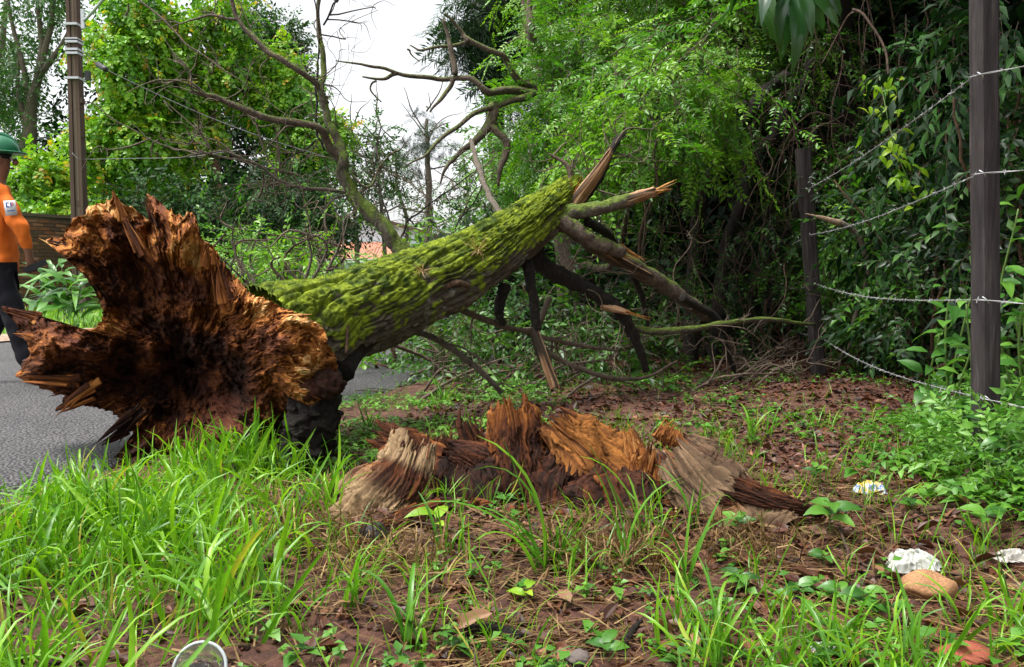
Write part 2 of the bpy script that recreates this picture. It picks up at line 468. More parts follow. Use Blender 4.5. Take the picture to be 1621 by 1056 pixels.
SP = {}
SP['vine'] = [spray(leaf_vine5(), 9, .7, .15, .55, 60, .5, .004, s, .45) for s in range(4)]
SP['simple'] = [spray(leaf4(), 12, .42, .085, .4, 55, .5, .003, s) for s in range(5)]
SP['small'] = [spray(leaf4(.42), 14, .36, .055, .35, 55, .5, .002, s) for s in range(5)]
SP['lance'] = [spray(leaf4(.28, .06, .25), 11, .45, .14, .5, 45, .4, .003, s, .6) for s in range(5)]
_pin = [pinnate(leaf2(.42), 7, .24, .05, .4, s) for s in range(4)]
SP['pin'] = [branchlet(_pin, 7, .45, .45, s) for s in range(4)]
SP['pin1'] = _pin
_fea = [pinnate(leaf2(.14, .02), 16, .55, .13, .5, s, 60) for s in range(3)]
SP['feather'] = [branchlet(_fea, 8, .5, .3, s, .01, 65) for s in range(3)]
SP['far'] = [spray(leaf2(.55), 9, .8, .25, .4, 60, .6, .006, s) for s in range(4)]

def scatter(acc, tpls, c, r, n, size=1.0, droop=0.25, tint=(0.5, 0.16), shell=0.4, wob=0.3, upz=1.0, outw=0.5, yellow=0.0):
    """sprays through an uneven ellipsoid, thicker towards its skin"""
    c = np.asarray(c, float); r = np.broadcast_to(np.asarray(r, float), (3,))
    d = nrm(rng.normal(size=(n, 3)))
    f = rng.random(n) ** shell * (1 + wob * fbm(d * 2.3 + c * 1.7, 3) * 1.6)
    pos = c + d * r * f[:, None]
    dr = d * .7 + rng.normal(size=(n, 3)) * .45 + np.array([0, 0, -droop])
    hint = np.array([0, 0, upz]) + d * outw + rng.normal(size=(n, 3)) * .3
    B = frames(dr, hint)
    sc = size * rng.uniform(.7, 1.25, n)
    tt = tint[0] + tint[1] * rng.normal(size=n) * .7 + tint[1] * 1.3 * fbm(pos * 1.3 + 5, 2)
    tt = np.clip(tt, .02, .93); tt = np.where(rng.random(n) < yellow, .985, tt)
    which = rng.integers(0, len(tpls), n)
    for k, tm in enumerate(tpls):
        w = which == k
        if w.any(): inst(acc, tm, pos[w], B[w], sc[w], tt[w])
def blobs(c, R, k, r, seed=0, zmin=None):
    q = np.random.default_rng(seed)
    out = []
    for i in range(k):
        d = nrm(q.normal(size=3)) * q.random() ** .45
        p = np.asarray(c, float) + d * np.asarray(R, float)
        if zmin is not None: p[2] = max(zmin, p[2])
        out.append((p, np.array([1, 1, .8]) * r * q.uniform(.6, 1.35)))
    return out
def tri_count():
    return sum(len(o.data.polygons) for o in bpy.data.objects if o.type == 'MESH')

# ================================================================ SETTING: ground, road
RA = np.array([-1.85, 3.2]); RD = nrm(np.array([1.25, 3.8])); RN = np.array([-RD[1], RD[0]])
ROAD_W = 6.6
def road_s(x, y):
    return (x - RA[0]) * RN[0] + (y - RA[1]) * RN[1]
def road_edge(x, y):
    return 0.10 * fbm(st(x * 1.1, y * 1.1, 0.0), 3)
def gz(x, y):
    x = np.asarray(x, float); y = np.asarray(y, float)
    s = road_s(x, y) + road_edge(x, y)
    on = sstep(-0.12, 0.1, s) * (1 - sstep(ROAD_W - .1, ROAD_W + .15, s))
    h = 0.035 * fbm(st(x * 1.4, y * 1.4, 3.0), 3) + 0.018 * fbm(st(x * 7, y * 7, 9.0), 3) + 0.02
    h = h + 0.025 * np.exp(-((x - .12) ** 2 / .5 + (y - 3.0) ** 2 / .18))
    h = h + 0.10 * sstep(.9, 2.0, x) * sstep(2.2, 3.2, y) * (1 - sstep(5, 8, y)) * .6
    h = h * sstep(40, 15, np.hypot(x, y)) if False else h
    return h * (1 - on) - 0.035 * on
def GG(x, y):
    p = G(x, y)
    for _ in range(3):
        p = G(x, y, float(gz(p[0], p[1])))
    return p
def axis(lo, a, b, hi, step, grow=1.35):
    m = list(np.arange(a, b, step)); s = step; v = a; L = []
    while v > lo:
        s *= grow; v -= s; L.append(v)
    s = step; v = m[-1]; H = []
    while v < hi:
        s *= grow; v += s; H.append(v)
    return np.array(L[::-1] + m + H)
gx = axis(-900, -3.2, 3.2, 900, .03); gy = axis(-900, 1.4, 6.0, 1500, .03)
XX, YY = np.meshgrid(gx, gy)
ZZ = gz(XX, YY)
gm, nt, b, out = new_mat('red_soil')
n1 = noise_node(nt, 1.1, 6, mapping(nt, (1, 1, 1)), 0.65); n2 = noise_node(nt, 24.0, 6, mapping(nt, (1, 1, 1)), 0.7)
c = ramp(nt, [(0.3, (0.035, 0.013, 0.009)), (0.5, (0.085, 0.029, 0.016)), (0.7, (0.15, 0.06, 0.034))], n2)
gcol = attr(nt, 'col')
c = mixc(nt, gcol.outputs['Fac'], c, ramp(nt, [(0.3, (0.03, 0.09, 0.012)), (0.7, (0.1, 0.21, 0.025))], n2))
nt.links.new(c, b.inputs['Base Color']); b.inputs['Roughness'].default_value = 0.8
bump(nt, b, noise_node(nt, 60.0, 6, mapping(nt, (1, 1, 1)), 0.75), 0.9, 0.012)
ss = road_s(XX, YY)
green = np.clip(sstep(ROAD_W + .5, ROAD_W + .9, ss) + sstep(30, 60, np.hypot(XX, YY)), 0, 1)
me = make_mesh('ground', st(XX, YY, ZZ).reshape(-1, 3), grid_faces(len(gx), len(gy)), gm, None, np.repeat(green.reshape(-1, 1), 3, 1))
tag(link('ground', me), 'reddish brown soil of the roadside verge under grass and litter', None, None, 'structure')

# asphalt: a sheet with a ragged near edge
ru = np.concatenate([np.linspace(-6, 14, 420), np.linspace(14.4, 120, 60)])
rv = np.concatenate([np.linspace(0, .35, 10), np.linspace(.5, ROAD_W, 60)])
UU, VV = np.meshgrid(ru, rv)
RX = RA[0] + RD[0] * UU + RN[0] * VV; RY = RA[1] + RD[1] * UU + RN[1] * VV
w0 = 1 - sstep(0, .5, VV); w1 = sstep(ROAD_W - .5, ROAD_W, VV)
off = w0 * (.10 * fbm(st(RX * 1.3, RY * 1.3, 0), 3) + .05 * fbm(st(RX * 8, RY * 8, 2), 3)) + w1 * .12 * fbm(st(RX, RY, 4), 3)
RX = RX + RN[0] * off; RY = RY + RN[1] * off
RZ = .012 + .004 * fbm(st(RX * 2, RY * 2, 7), 2) - .03 * (1 - sstep(0, .12, VV))
am, nt, b, out = new_mat('old_asphalt')
v = mapping(nt, (1, 1, 1))
n1 = noise_node(nt, 1.2, 5, v, 0.6); n2 = noise_node(nt, 140.0, 4, v, 0.7)
vo = nt.nodes.new('ShaderNodeTexVoronoi'); vo.inputs['Scale'].default_value = 60.0
nt.links.new(v, vo.inputs['Vector'])
c = ramp(nt, [(0.0, (0.24, 0.23, 0.225)), (0.3, (0.075, 0.07, 0.07)), (0.65, (0.02, 0.019, 0.021))], vo.outputs['Distance'])
c = mixc(nt, 0.6, c, ramp(nt, [(0.3, (0.45, 0.45, 0.47)), (0.5, (0.9, 0.9, 0.9)), (0.7, (1.5, 1.45, 1.4))], n1), 'MULTIPLY')
c = mixc(nt, 0.5, c, ramp(nt, [(0.3, (0.5, 0.5, 0.5)), (0.7, (1.5, 1.5, 1.5))], n2), 'MULTIPLY')
nt.links.new(c, b.inputs['Base Color']); b.inputs['Roughness'].default_value = 0.62
bump(nt, b, vo.outputs['Distance'], 1.0, 0.012)
tag(link('road', make_mesh('road', st(RX, RY, RZ).reshape(-1, 3), grid_faces(len(ru), len(rv)), am)), 'worn grey asphalt road behind the fallen trunk', None, None, 'structure')

# sandy strip on the far side
ru = np.linspace(-6, 60, 260); rv = np.linspace(ROAD_W - .12, ROAD_W + .75, 12)
UU, VV = np.meshgrid(ru, rv)
RX = RA[0] + RD[0] * UU + RN[0] * VV; RY = RA[1] + RD[1] * UU + RN[1] * VV
RZ = .05 * np.sin(np.pi * (VV - ROAD_W + .12) / .87) + .02 * fbm(st(RX * 5, RY * 5, 1), 3) + .03
tag(link('sand_edge', make_mesh('sand_edge', st(RX, RY, RZ).reshape(-1, 3), grid_faces(len(ru), len(rv)),
    wood_mat('washed_sand', [(0.3, (0.2, 0.13, 0.09)), (0.7, (0.42, 0.32, 0.24))], (18, 18, 18), 0.9, 0.6, 0.02))), 'strip of washed sandy soil along the far road edge', None, None, 'structure')

# ================================================================ far verge: grass, wall, pole, house
def blade_T(L=1.0, w=0.03, bend=0.6, seg=4, seed=0):
    s = np.linspace(0, 1, seg + 1)
    a = bend * s ** 1.6
    y = np.cumsum(np.concatenate([[0], np.sin((a[1:] + a[:-1]) / 2) / seg])) * L
    z = np.cumsum(np.concatenate([[0], np.cos((a[1:] + a[:-1]) / 2) / seg])) * L
    ww = w * np.clip(np.minimum(.55 + s * 2.2, 1.25 - .9 * s ** 1.5), 0, 1); ww[-1] = w * .05
    V = []
    for i in range(seg + 1):
        for sx, dz in ((-1, .22), (0, 0), (1, .22)):
            n = np.array([0, -math.cos(a[i]), math.sin(a[i])])
            V.append(np.array([sx * ww[i] / 2, y[i], z[i]]) + n * abs(sx) * ww[i] * dz)
    F = []
    for i in range(seg):
        for j in (0, 1):
            o = i * 3 + j
            F += [[o, o + 1, o + 4], [o, o + 4, o + 3]]
    return T(V, F)
def grass_field(acc, pts, tpls, size, lean=0.25, tint=(0.5, 0.2)):
    n = len(pts)
    a = rng.uniform(0, 2 * np.pi, n)
    z = nrm(np.stack([rng.normal(size=n) * lean, rng.normal(size=n) * lean, np.ones(n)], -1))
    y = np.stack([np.cos(a), np.sin(a), np.zeros(n)], -1)
    x = nrm(np.cross(y, z)); y = np.cross(z, x)
    B = np.stack([x, y, z], -1)
    tt = np.clip(tint[0] + tint[1] * rng.normal(size=n) + .5 * tint[1] * fbm(pts * 3, 2), .02, 1)
    wh = rng.integers(0, len(tpls), n)
    for k, tm in enumerate(tpls):
        w = wh == k
        if w.any(): inst(acc, tm, pts[w], B[w], (np.broadcast_to(size, (n,)) * rng.uniform(.55, 1.25, n))[w], tt[w])
BL_SHORT = [blade_T(1, .07, b_, 3) for b_ in (.3, .7, 1.1, 1.5)]
acc = Acc()
n = 9000
uu = rng.uniform(2, 26, n); vv_ = ROAD_W + .55 + rng.random(n) ** 1.2 * 9
px = RA[0] + RD[0] * uu + RN[0] * vv_; py = RA[1] + RD[1] * uu + RN[1] * vv_
grass_field(acc, st(px, py, gz(px, py) - .01), BL_SHORT, .22, .3, (.62, .18))
tag(link('verge_grass', acc.mesh('verge_grass', LM['grass'])), 'short bright grass on the far side of the road', 'grass', None, 'stuff')

# brick wall
wa = np.array([P(-60, 440, 19.0)[0], 19.0]); wb = np.array([P(345, 440, 25.0)[0], 25.0])
wd = nrm(wb - wa); wn_ = np.array([wd[1], -wd[0]]); WL = np.linalg.norm(wb - wa)
ang = math.atan2(wd[1], wd[0])
WB = np.array([[wd[0], -wd[1], 0], [wd[1], wd[0], 0], [0, 0, 1.0]])
wall = thing('brick_wall', (*wa, 0), 'weathered brick boundary wall below the vine-covered trees', 'wall')
mort = plain('mortar', (0.12, 0.095, 0.075), 0.9, 0.2, 0, .4, 5)
WH = 2.2
mid = (wa + wb) / 2
V, Fq = box((*mid, WH / 2 - .05), (WL, .13, WH + .1), WB)
link('mortar_core', make_mesh('mortar_core', V, Fq, mort, smooth=False), wall)
V, Fq = box((*mid, WH + .04), (WL + .05, .22, .07), WB)
link('coping', make_mesh('coping', V, Fq, plain('wall_coping', (0.13, 0.1, 0.075), .9, .2, 0, .5, 3), smooth=False), wall)
brick_me = []
for k, c in enumerate([(0.2, 0.085, 0.045), (0.15, 0.075, 0.045), (0.26, 0.13, 0.075), (0.12, 0.07, 0.05)]):
    V, Fq = box((0, 0, 0), (.255, .16, .065)); V = V + rng.normal(size=V.shape) * .003
    brick_me.append(make_mesh('brick', V, Fq, plain('brick_%d' % k, c, .9, .2, 0, .35, 9), smooth=False))
cnt = 0
for r_ in range(25):
    for q in range(12):
        if cnt >= 300: break
        u = 1.0 + q * .275 + (.1375 if r_ % 2 else 0)
        p = wa + wd * u - wn_ * 0.0
        cnt += 1
        o = link('brick', brick_me[random.randrange(4)], wall, M4(WB, (p[0] + random.gauss(0, .004), p[1] + random.gauss(0, .006), .05 + r_ * .0855), 1.0))

# utility pole: a dark concrete post with a recessed web
pb = P(129, 440, 20.0); pb[2] = 0.0
pole = thing('utility_pole', pb, 'tall dark concrete utility pole with metal bands beside the brick wall', 'pole')
pc = plain('pole_concrete', (0.085, 0.055, 0.042), .85, .25, 0, .35, 4); pcl = plain('pole_concrete_light', (0.2, 0.15, 0.12), .85, .25, 0, .35, 5)
galv = plain('galvanised_steel', (0.45, 0.46, 0.48), .45, .5, .7, .2, 8); blk = plain('black_plastic', (0.015, 0.015, 0.017), .5, .4, 0, .2, 8)
def taper_box(x0, x1, y0, y1, zb, zt, ft=.72):
    V = np.array([[x, y, 0] for y in (y0, y1) for x in (x0, x1)], float)
    V = np.concatenate([V + [0, 0, zb], V * [ft, ft, 1] + [0, 0, zt]])
    return V, np.array([[0, 2, 3, 1], [4, 5, 7, 6], [0, 1, 5, 4], [2, 6, 7, 3], [0, 4, 6, 2], [1, 3, 7, 5]])
a_ = Acc(); a_.add(*taper_box(-.15, -.05, -.13, .13, -.3, 9.2)); a_.add(*taper_box(.06, .15, -.13, .13, -.3, 9.2))
link('flange', make_mesh('flange', np.concatenate(a_.V) + pb, np.concatenate(a_.F), pc, smooth=False), pole)
V, Fq = taper_box(-.051, .061, -.075, .09, -.3, 9.19)
link('web', make_mesh('web', V + pb, Fq, pcl, smooth=False), pole)
for y in (322, 214, 160, 440):
    V, Fq = box(P(129, y, 20) + [0, -.02, 0], (.1, .16, .12)); link('spacer', make_mesh('spacer', V, Fq, pc, smooth=False), pole)
def bandm(z, w=.3, h=.05):
    V, Fq = box((pb[0], pb[1], z), (w, .3, h)); return make_mesh('metal_band', V, Fq, galv, smooth=False)
for y in (40, 63, 68, 80, 86, 125):
    link('metal_band', bandm(float(P(129, y, 20)[2]), .27, .05 if y != 63 else .03), pole)
V, Fq = box(P(131, 30, 19.82), (.07, .05, .42)); link('bracket_plate', make_mesh('bracket_plate', V, Fq, galv, smooth=False), pole)
V, Fq = tube_tris([P(133, 33, 19.8), P(150, 15, 19.7), P(190, -30, 19.4), P(240, -60, 19.2)], [.035, .03], k=10)
link('lamp_arm', make_mesh('lamp_arm', V, Fq, galv), pole)
V, Fq = box(P(139, 120, 19.8), (.1, .1, .2)); link('junction_box', make_mesh('junction_box', V, Fq, blk, smooth=False), pole)
cab = thing('overhead_cable', P(138, 85, 19.8), 'thin black service cable running down right from the utility pole', 'cable')
V, Fq = tube_tris([P(138, 84, 19.8), P(150, 98, 19.4), P(166, 109, 19), P(240, 145, 17.5), P(330, 185, 15.5), P(430, 222, 13.5), P(560, 262, 12)], [.009, .008], n=40, k=5)
link('conductor', make_mesh('conductor', V, Fq, blk), cab)
V, Fq = tube_tris([P(155, 102, 19.3), P(168, 110, 18.9)], [.06, .06], n=4, k=8); link('splice_sleeve', make_mesh('splice_sleeve', V, Fq, blk), cab)
V, Fq = tube_tris([P(114, 242, 19.8), P(124, 251, 19.75), P(140, 252, 19.75), P(200, 251, 17), P(290, 249, 13), P(385, 236, 9)], [.006, .005], n=30, k=5)
tag(link('guy_wire', make_mesh('guy_wire', V, Fq, plain('dull_wire', (.16, .16, .16), .6))), 'pale wire tied round the utility pole and running to the bare twigs', 'wire')

# house far behind the trunk
hd = 55.0
hp = P(600, 440, hd); hp[2] = 0
house = thing('house', hp, 'pale house with terracotta lean-to roof seen behind the mossy trunk', 'house')
hw = plain('pale_wall', (0.62, 0.68, 0.76), .8, .3, 0, .08, 2); hr = plain('dark_roof', (0.12, 0.075, 0.055), .8, .3, 0, .3, 3)
ht = plain('terracotta_tile', (0.42, 0.19, 0.12), .8, .3, 0, .2, 4)
def zpx(y, d): return float(P(800, y, d)[2])
xl, xr, xp = P(528, 440, hd)[0], P(676, 440, hd)[0], P(578, 440, hd)[0]
zl, zr, zp = zpx(372, hd), zpx(371, hd), zpx(343, hd)
prof = [(xl, 0), (xr, 0), (xr, zr), (xp, zp), (xl, zl)]
V = np.array([[x, hd, z] for x, z in prof] + [[x, hd + 9, z] for x, z in prof])
def polyprism(V, n):
    tr = [[0, i, i + 1] for i in range(1, n - 1)] + [[n, n + i + 1, n + i] for i in range(1, n - 1)]
    for i in range(n):
        j = (i + 1) % n
        tr += [[i, n + i, n + j], [i, n + j, j]]
    return V, np.array(tr)
link('gable_wall', make_mesh('gable_wall', *polyprism(V, 5), hw, smooth=False), house)
for (x0, z0, x1, z1) in ((xp, zp, xl - .5, zl - .32), (xp, zp, xr + .5, zr - .14)):
    V = np.array([[x0, hd - .35, z0 + .02], [x1, hd - .35, z1 + .02], [x1, hd - .35, z1 + .2], [x0, hd - .35, z0 + .2]])
    V = np.concatenate([V, V + [0, 9.7, 0]])
    link('roof_slope', make_mesh('roof_slope', *polyprism(V, 4), hr, smooth=False), house)
x0, x1 = P(515, 440, 52)[0], P(640, 440, 52)[0]
uu = np.linspace(0, 1, 160); vv_ = np.linspace(0, 1, 8)
U2, V2 = np.meshgrid(uu, vv_)
X2 = x0 + (x1 - x0) * U2
Z2 = zpx(411, 51) + (zpx(384, 55) - zpx(411, 51)) * V2 + .06 * np.abs(np.sin(U2 * np.pi * 26))
top = st(X2, 51 + 3.9 * V2, Z2).reshape(-1, 3)
link('lean_to_roof', make_mesh('lean_to_roof', top, grid_faces(160, 8), ht), house)
V, Fq = box(((x0 + x1) / 2, 51.5, zpx(414, 51) / 2), (x1 - x0 - .4, .2, zpx(414, 51)))
link('lean_to_wall', make_mesh('lean_to_wall', V, Fq, hw, smooth=False), house)
V, Fq = box(((x0 + x1) / 2, 50.97, zpx(413, 51)), (x1 - x0, .06, .2))
link('fascia', make_mesh('fascia', V, Fq, plain('white_paint', (.75, .75, .75), .6), smooth=False), house)
V, Fq = box((P(668, 440, hd)[0], hd - .03, zpx(398, hd)), (1.1, .06, .9))
link('window', make_mesh('window', V, Fq, plain('window_glass', (.06, .07, .08), .15, .5), smooth=False), house)

# ================================================================ trees
def tree(name, label, base, trunk, rad, crown, tpls, mats, limbs=(), bark=None, group=None, cat='tree', size=1.0, tint=(.5, .16), droop=.25, k=10, autolimb=True, wob=.3, shell=.4, upz=1.0, outw=.5, lr=.35, yellow=0.):
    """trunk = path, crown = [(centre, radii, number of sprays)], limbs = [(path, radii)]"""
    bark = bark or WM['grey']
    t = thing(name, base, label, cat, group)
    V, F = tube_tris(trunk, rad, k=k, crook=.05, rough=.12, n=26, seed=base[0])
    link('trunk', make_mesh('trunk', V, F, bark), t)
    trunk = np.asarray(trunk)
    for pth, rr in limbs:
        V, F = tube_tris(pth, rr, k=7, crook=.06, rough=.1, seed=pth[0][0] * 3)
        link('limb', make_mesh('limb', V, F, bark), t)
    if autolimb:
        sm = smooth_path(trunk, 40)
        for (c, r, n) in crown[::max(1, len(crown) // 10)]:
            c = np.asarray(c)
            i = int(np.clip(np.argmin(np.linalg.norm(sm - c, axis=1)) - 4, 4, 38))
            a0 = sm[i]; m_ = (a0 + c) / 2 + [0, 0, -.12 * np.linalg.norm(c - a0)] + rng.normal(size=3) * .1
            V, F = tube_tris([a0, m_, c], [rad[-1] * lr + .012, .012], k=6, crook=.08, n=12, seed=c[0] * 5)
            link('limb', make_mesh('limb', V, F, bark), t)
    a = Acc()
    for (c, r, n) in crown:
        scatter(a, tpls, c, r, n, size, droop, (tint[0] + rng.normal() * .05, tint[1]), shell, wob, upz, outw, yellow)
    o = link('crown', a.mesh('crown', mats), t)
    o['kind'] = 'stuff'
    return t
def cb(c, R, k, r, n, seed, zmin=None):
    return [(p, q, n) for p, q in blobs(c, R, k, r, seed, zmin)]

# far left: tall pale-trunked trees
def gnd(x, d, dz=0.0):
    p = P(x, 440, d); p[2] = dz; return p
d = 31
for i, (bx_, pts, lm, cr) in enumerate([
    (42, [(42, 300), (45, 220), (52, 160), (66, 100), (80, 40), (92, -60)],
     [[(50, 165), (38, 110), (22, 50), (5, -30)], [(62, 110), (66, 60), (62, 10), (70, -60)], [(60, 125), (85, 90), (108, 55), (125, 0)], [(46, 200), (30, 150), (28, 95)]],
     [(10, 30, 1.7), (95, -20, 1.6), (20, 90, 1.2), (115, 60, .9), (55, -60, 2.0), (5, 130, 1.3), (-20, 180, 1.6)]),
    (2, [(-8, 330), (-10, 200), (0, 100), (10, 0), (12, -80)], [[(-5, 160), (20, 120), (30, 80)]],
     [(-20, 60, 1.6), (12, 140, 1.0), (15, 190, 1.2), (8, 225, .9), (-40, 120, 1.8)])]):
    dd = d + 4 * i
    pth = [gnd(bx_, dd)] + [P(x, y, dd) for x, y in pts]
    tree('tall_tree', ['tall pale-trunked tree rising at the far left behind the pole', 'dark leafy tree at the left edge behind the worker'][i], gnd(bx_, dd), pth, [.3, .24, .12, .05],
         [(P(x, y, dd + rng.normal() * .8), np.array([1, 1, .75]) * r, int(34 * r * r) + 8) for x, y, r in cr], SP['simple'], [LM['grey'], WM['twig']],
         [([P(x, y, dd) for x, y in l], [.12, .05]) for l in lm], WM['grey'], 'trees beyond the far wall', size=2.3, tint=(.35 - .15 * i, .18), autolimb=False)

# vine-smothered trees behind the wall
def vine_tree(label, bx_, d, crown, seed, tint=(.58, .2), n0=132, size=.72):
    cr = []
    for (x, y, rx, ry) in crown:
        c = P(x, y, d); sx = rx * d / F_PX; sz = ry * d / F_PX
        for p, q in blobs(c, (sx * .75, min(sx, sz) * .55, sz * .75), max(3, int(sx * sz * 2.9)), .72, seed + int(x)):
            cr.append((p, q, n0))
    tp = P(crown[0][0], crown[0][1], d)
    return tree('vine_covered_tree', label, gnd(bx_, d), [gnd(bx_, d), gnd(bx_, d) * .5 + tp * .5 + [.2, 0, 0], tp], [.22, .16, .06], cr, SP['vine'], [LM['vine'], WM['twig']],
                [], WM['brown'], 'vine covered trees behind the wall', size=size, tint=tint, droop=.45, upz=.6, outw=1.3, yellow=.012)
vine_tree('low vine-draped bush left of the utility pole above the wall', 70, 23, [(75, 290, 50, 62), (40, 335, 25, 25), (110, 340, 20, 25)], 1, (.66, .2))
vine_tree('tall vine-smothered tree right of the pole with yellowing leaves', 215, 25, [(205, 130, 75, 130), (250, 45, 80, 60), (170, 250, 60, 80), (240, 230, 60, 70)], 2, (.64, .2))
vine_tree('broad vine-covered tree in the middle of the left thicket', 330, 26, [(330, 110, 75, 100), (300, 200, 70, 70), (350, 30, 60, 50)], 3, (.6, .2))
vine_tree('bright green climber-covered tree ending at the pale sky gap', 440, 27, [(440, 150, 70, 90), (475, 230, 55, 75), (420, 90, 40, 40), (515, 210, 22, 40)], 4, (.6, .2))
# darker tree under the vines and the round-topped one
cr = cb(P(360, 330, 23), (3.4, 1.5, .9), 14, .75, 75, 21) + cb(P(460, 340, 22), (1.6, 1.2, 1.0), 8, .7, 75, 22) + cb(P(250, 350, 22), (1.4, 1.0, .8), 6, .7, 70, 29)
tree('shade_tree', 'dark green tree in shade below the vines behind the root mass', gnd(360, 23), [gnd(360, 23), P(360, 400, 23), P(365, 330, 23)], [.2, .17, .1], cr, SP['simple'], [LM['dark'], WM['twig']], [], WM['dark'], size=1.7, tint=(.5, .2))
cr = cb(P(432, 60, 30), (.75, .8, 1.0), 9, .5, 70, 23) + cb(P(445, 110, 30), (1.0, .8, .7), 5, .5, 60, 24)
tree('round_topped_tree', 'dark round-topped tree standing above the vine-covered trees', gnd(440, 30), [gnd(440, 30), P(440, 250, 30), P(436, 70, 30)], [.25, .2, .08], cr, SP['simple'], [LM['mid'], WM['twig']], [], WM['dark'], size=1.7, tint=(.35, .18))
# wood behind everything on the left, closing the view under the crowns
a = Acc()
for x, y, r_ in [(0, 390, 1.6), (90, 390, 1.8), (160, 380, 2.4), (260, 390, 2.6), (350, 380, 2.8), (420, 390, 2.0), (140, 250, 2.2), (230, 280, 3.0), (330, 260, 3.4), (430, 270, 3.2), (470, 300, 1.6), (250, 120, 3.4), (340, 170, 3.0)]:
    scatter(a, SP['far'], P(x, y, 33), np.array([1.1, .8, .8]) * r_, int(85 * r_), 1.1, .3, (.3, .2), .6)
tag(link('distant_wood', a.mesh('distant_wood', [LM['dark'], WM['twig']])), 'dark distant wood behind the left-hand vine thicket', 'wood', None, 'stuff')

# thin trees in the sky gap
d = 27
specs = [
 ('feathery young tree with bare straight trunk in the sky gap', 678, [(678, 420), (679, 330), (677, 250), (675, 190)], .13, [(675, 205, .7, .4), (655, 235, .5, .3), (697, 225, .5, .35), (650, 258, .5, .3)], 'feather', 'blue', .62),
 ('slender tree with flat leaf whorls left of the feathery tree', 610, [(610, 420), (604, 330), (600, 260), (596, 215)], .08, [(597, 205, .4, .2), (585, 235, .5, .35), (615, 240, .5, .3), (570, 260, .5, .4), (610, 280, .6, .5)], 'simple', 'mid', 1.7),
 ('thin bushy tree standing left in the sky gap beside the vines', 566, [(566, 420), (562, 330), (558, 230)], .1, [(555, 220, .6, .5), (540, 262, .5, .6), (560, 300, .5, .4)], 'simple', 'bright', 1.6),
 ('sparse small tree right of the feathery trunk before pale sky', 730, [(730, 430), (735, 360), (740, 300), (735, 255)], .08, [(735, 250, .5, .4), (755, 290, .6, .5), (715, 300, .5, .4), (745, 345, .7, .5)], 'simple', 'mid', 1.5),
 ('spindly half-bare tree directly behind the middle of the trunk', 640, [(640, 430), (645, 350), (630, 300), (625, 250)], .09, [(625, 270, .5, .4), (650, 310, .6, .5), (690, 330, .6, .5)], 'small', 'grey', 2.0)]
for i, (lab, bx_, pts, r0, cr, sp, lf, sz) in enumerate(specs):
    dd = d + i * 1.3
    tw = []
    for j in range(11):
        a0 = P(*pts[1 + j % (len(pts) - 1)], dd) + [0, 0, rng.uniform(-.6, .8)]
        e = a0 + np.array([rng.normal() * .9, rng.normal() * .5, rng.uniform(.3, 1.3)])
        tw.append(([a0, (a0 + e) / 2 + rng.normal(size=3) * .12, e], [.03, .008]))
    tree('slender_tree', lab, gnd(bx_, dd), [gnd(bx_, dd)] + [P(x, y, dd) for x, y in pts], [r0, r0 * .8, r0 * .4],
         [(P(x, y, dd), (rx, .5, rz), int(34 * (rx + rz))if sp != 'feather' else int(11 * (rx + rz))) for x, y, rx, rz in cr], SP[sp], [LM[lf], WM['twig']], tw, WM['grey'], 'slender trees in the sky gap', size=sz, tint=(.45, .2), autolimb=False)
# low growth behind the trunk at the house
a = Acc()
for x, y, d_, r_ in [(420, 430, 15, .8), (455, 430, 14, .55), (390, 410, 17, .9), (560, 455, 15, .6), (620, 450, 18, .9), (720, 400, 21, 1.0), ]:
    t_ = thing('roadside_bush', gnd(x, d_), 'light green roadside bush behind the trunk, %s' % {420: 'right of the root mass', 455: 'second right of the root mass', 500: 'beside the terracotta roof', 390: 'nearest the root mass top', 560: 'low below the house', 620: 'behind the trunk middle', 690: 'just right of the house', 720: 'below the sky gap', 650: 'in front of the house wall'}[x], 'bush', 'bushes behind the trunk')
    aa = Acc(); c = P(x, y, d_)
    scatter(aa, SP['simple'], c, (r_, r_, r_ * .7), int(150 * r_), 1.2, .2, (.6, .2))
    scatter(aa, SP['simple'], c * [1, 1, .45], (r_, r_, r_ * .5), int(110 * r_), 1.2, .2, (.45, .2))
    f = link('foliage', aa.mesh('foliage', [LM['bright'], WM['twig']]), t_); f['kind'] = 'stuff'
    for j in range(4):
        V, F = tube_tris([gnd(x, d_) + rng.normal(size=3) * [.1, .1, 0], c * [1, 1, .6] + rng.normal(size=3) * .2, c + rng.normal(size=3) * .3], [.02, .008], k=5, crook=.1)
        link('stem', make_mesh('stem', V, F, WM['twig']), t_)

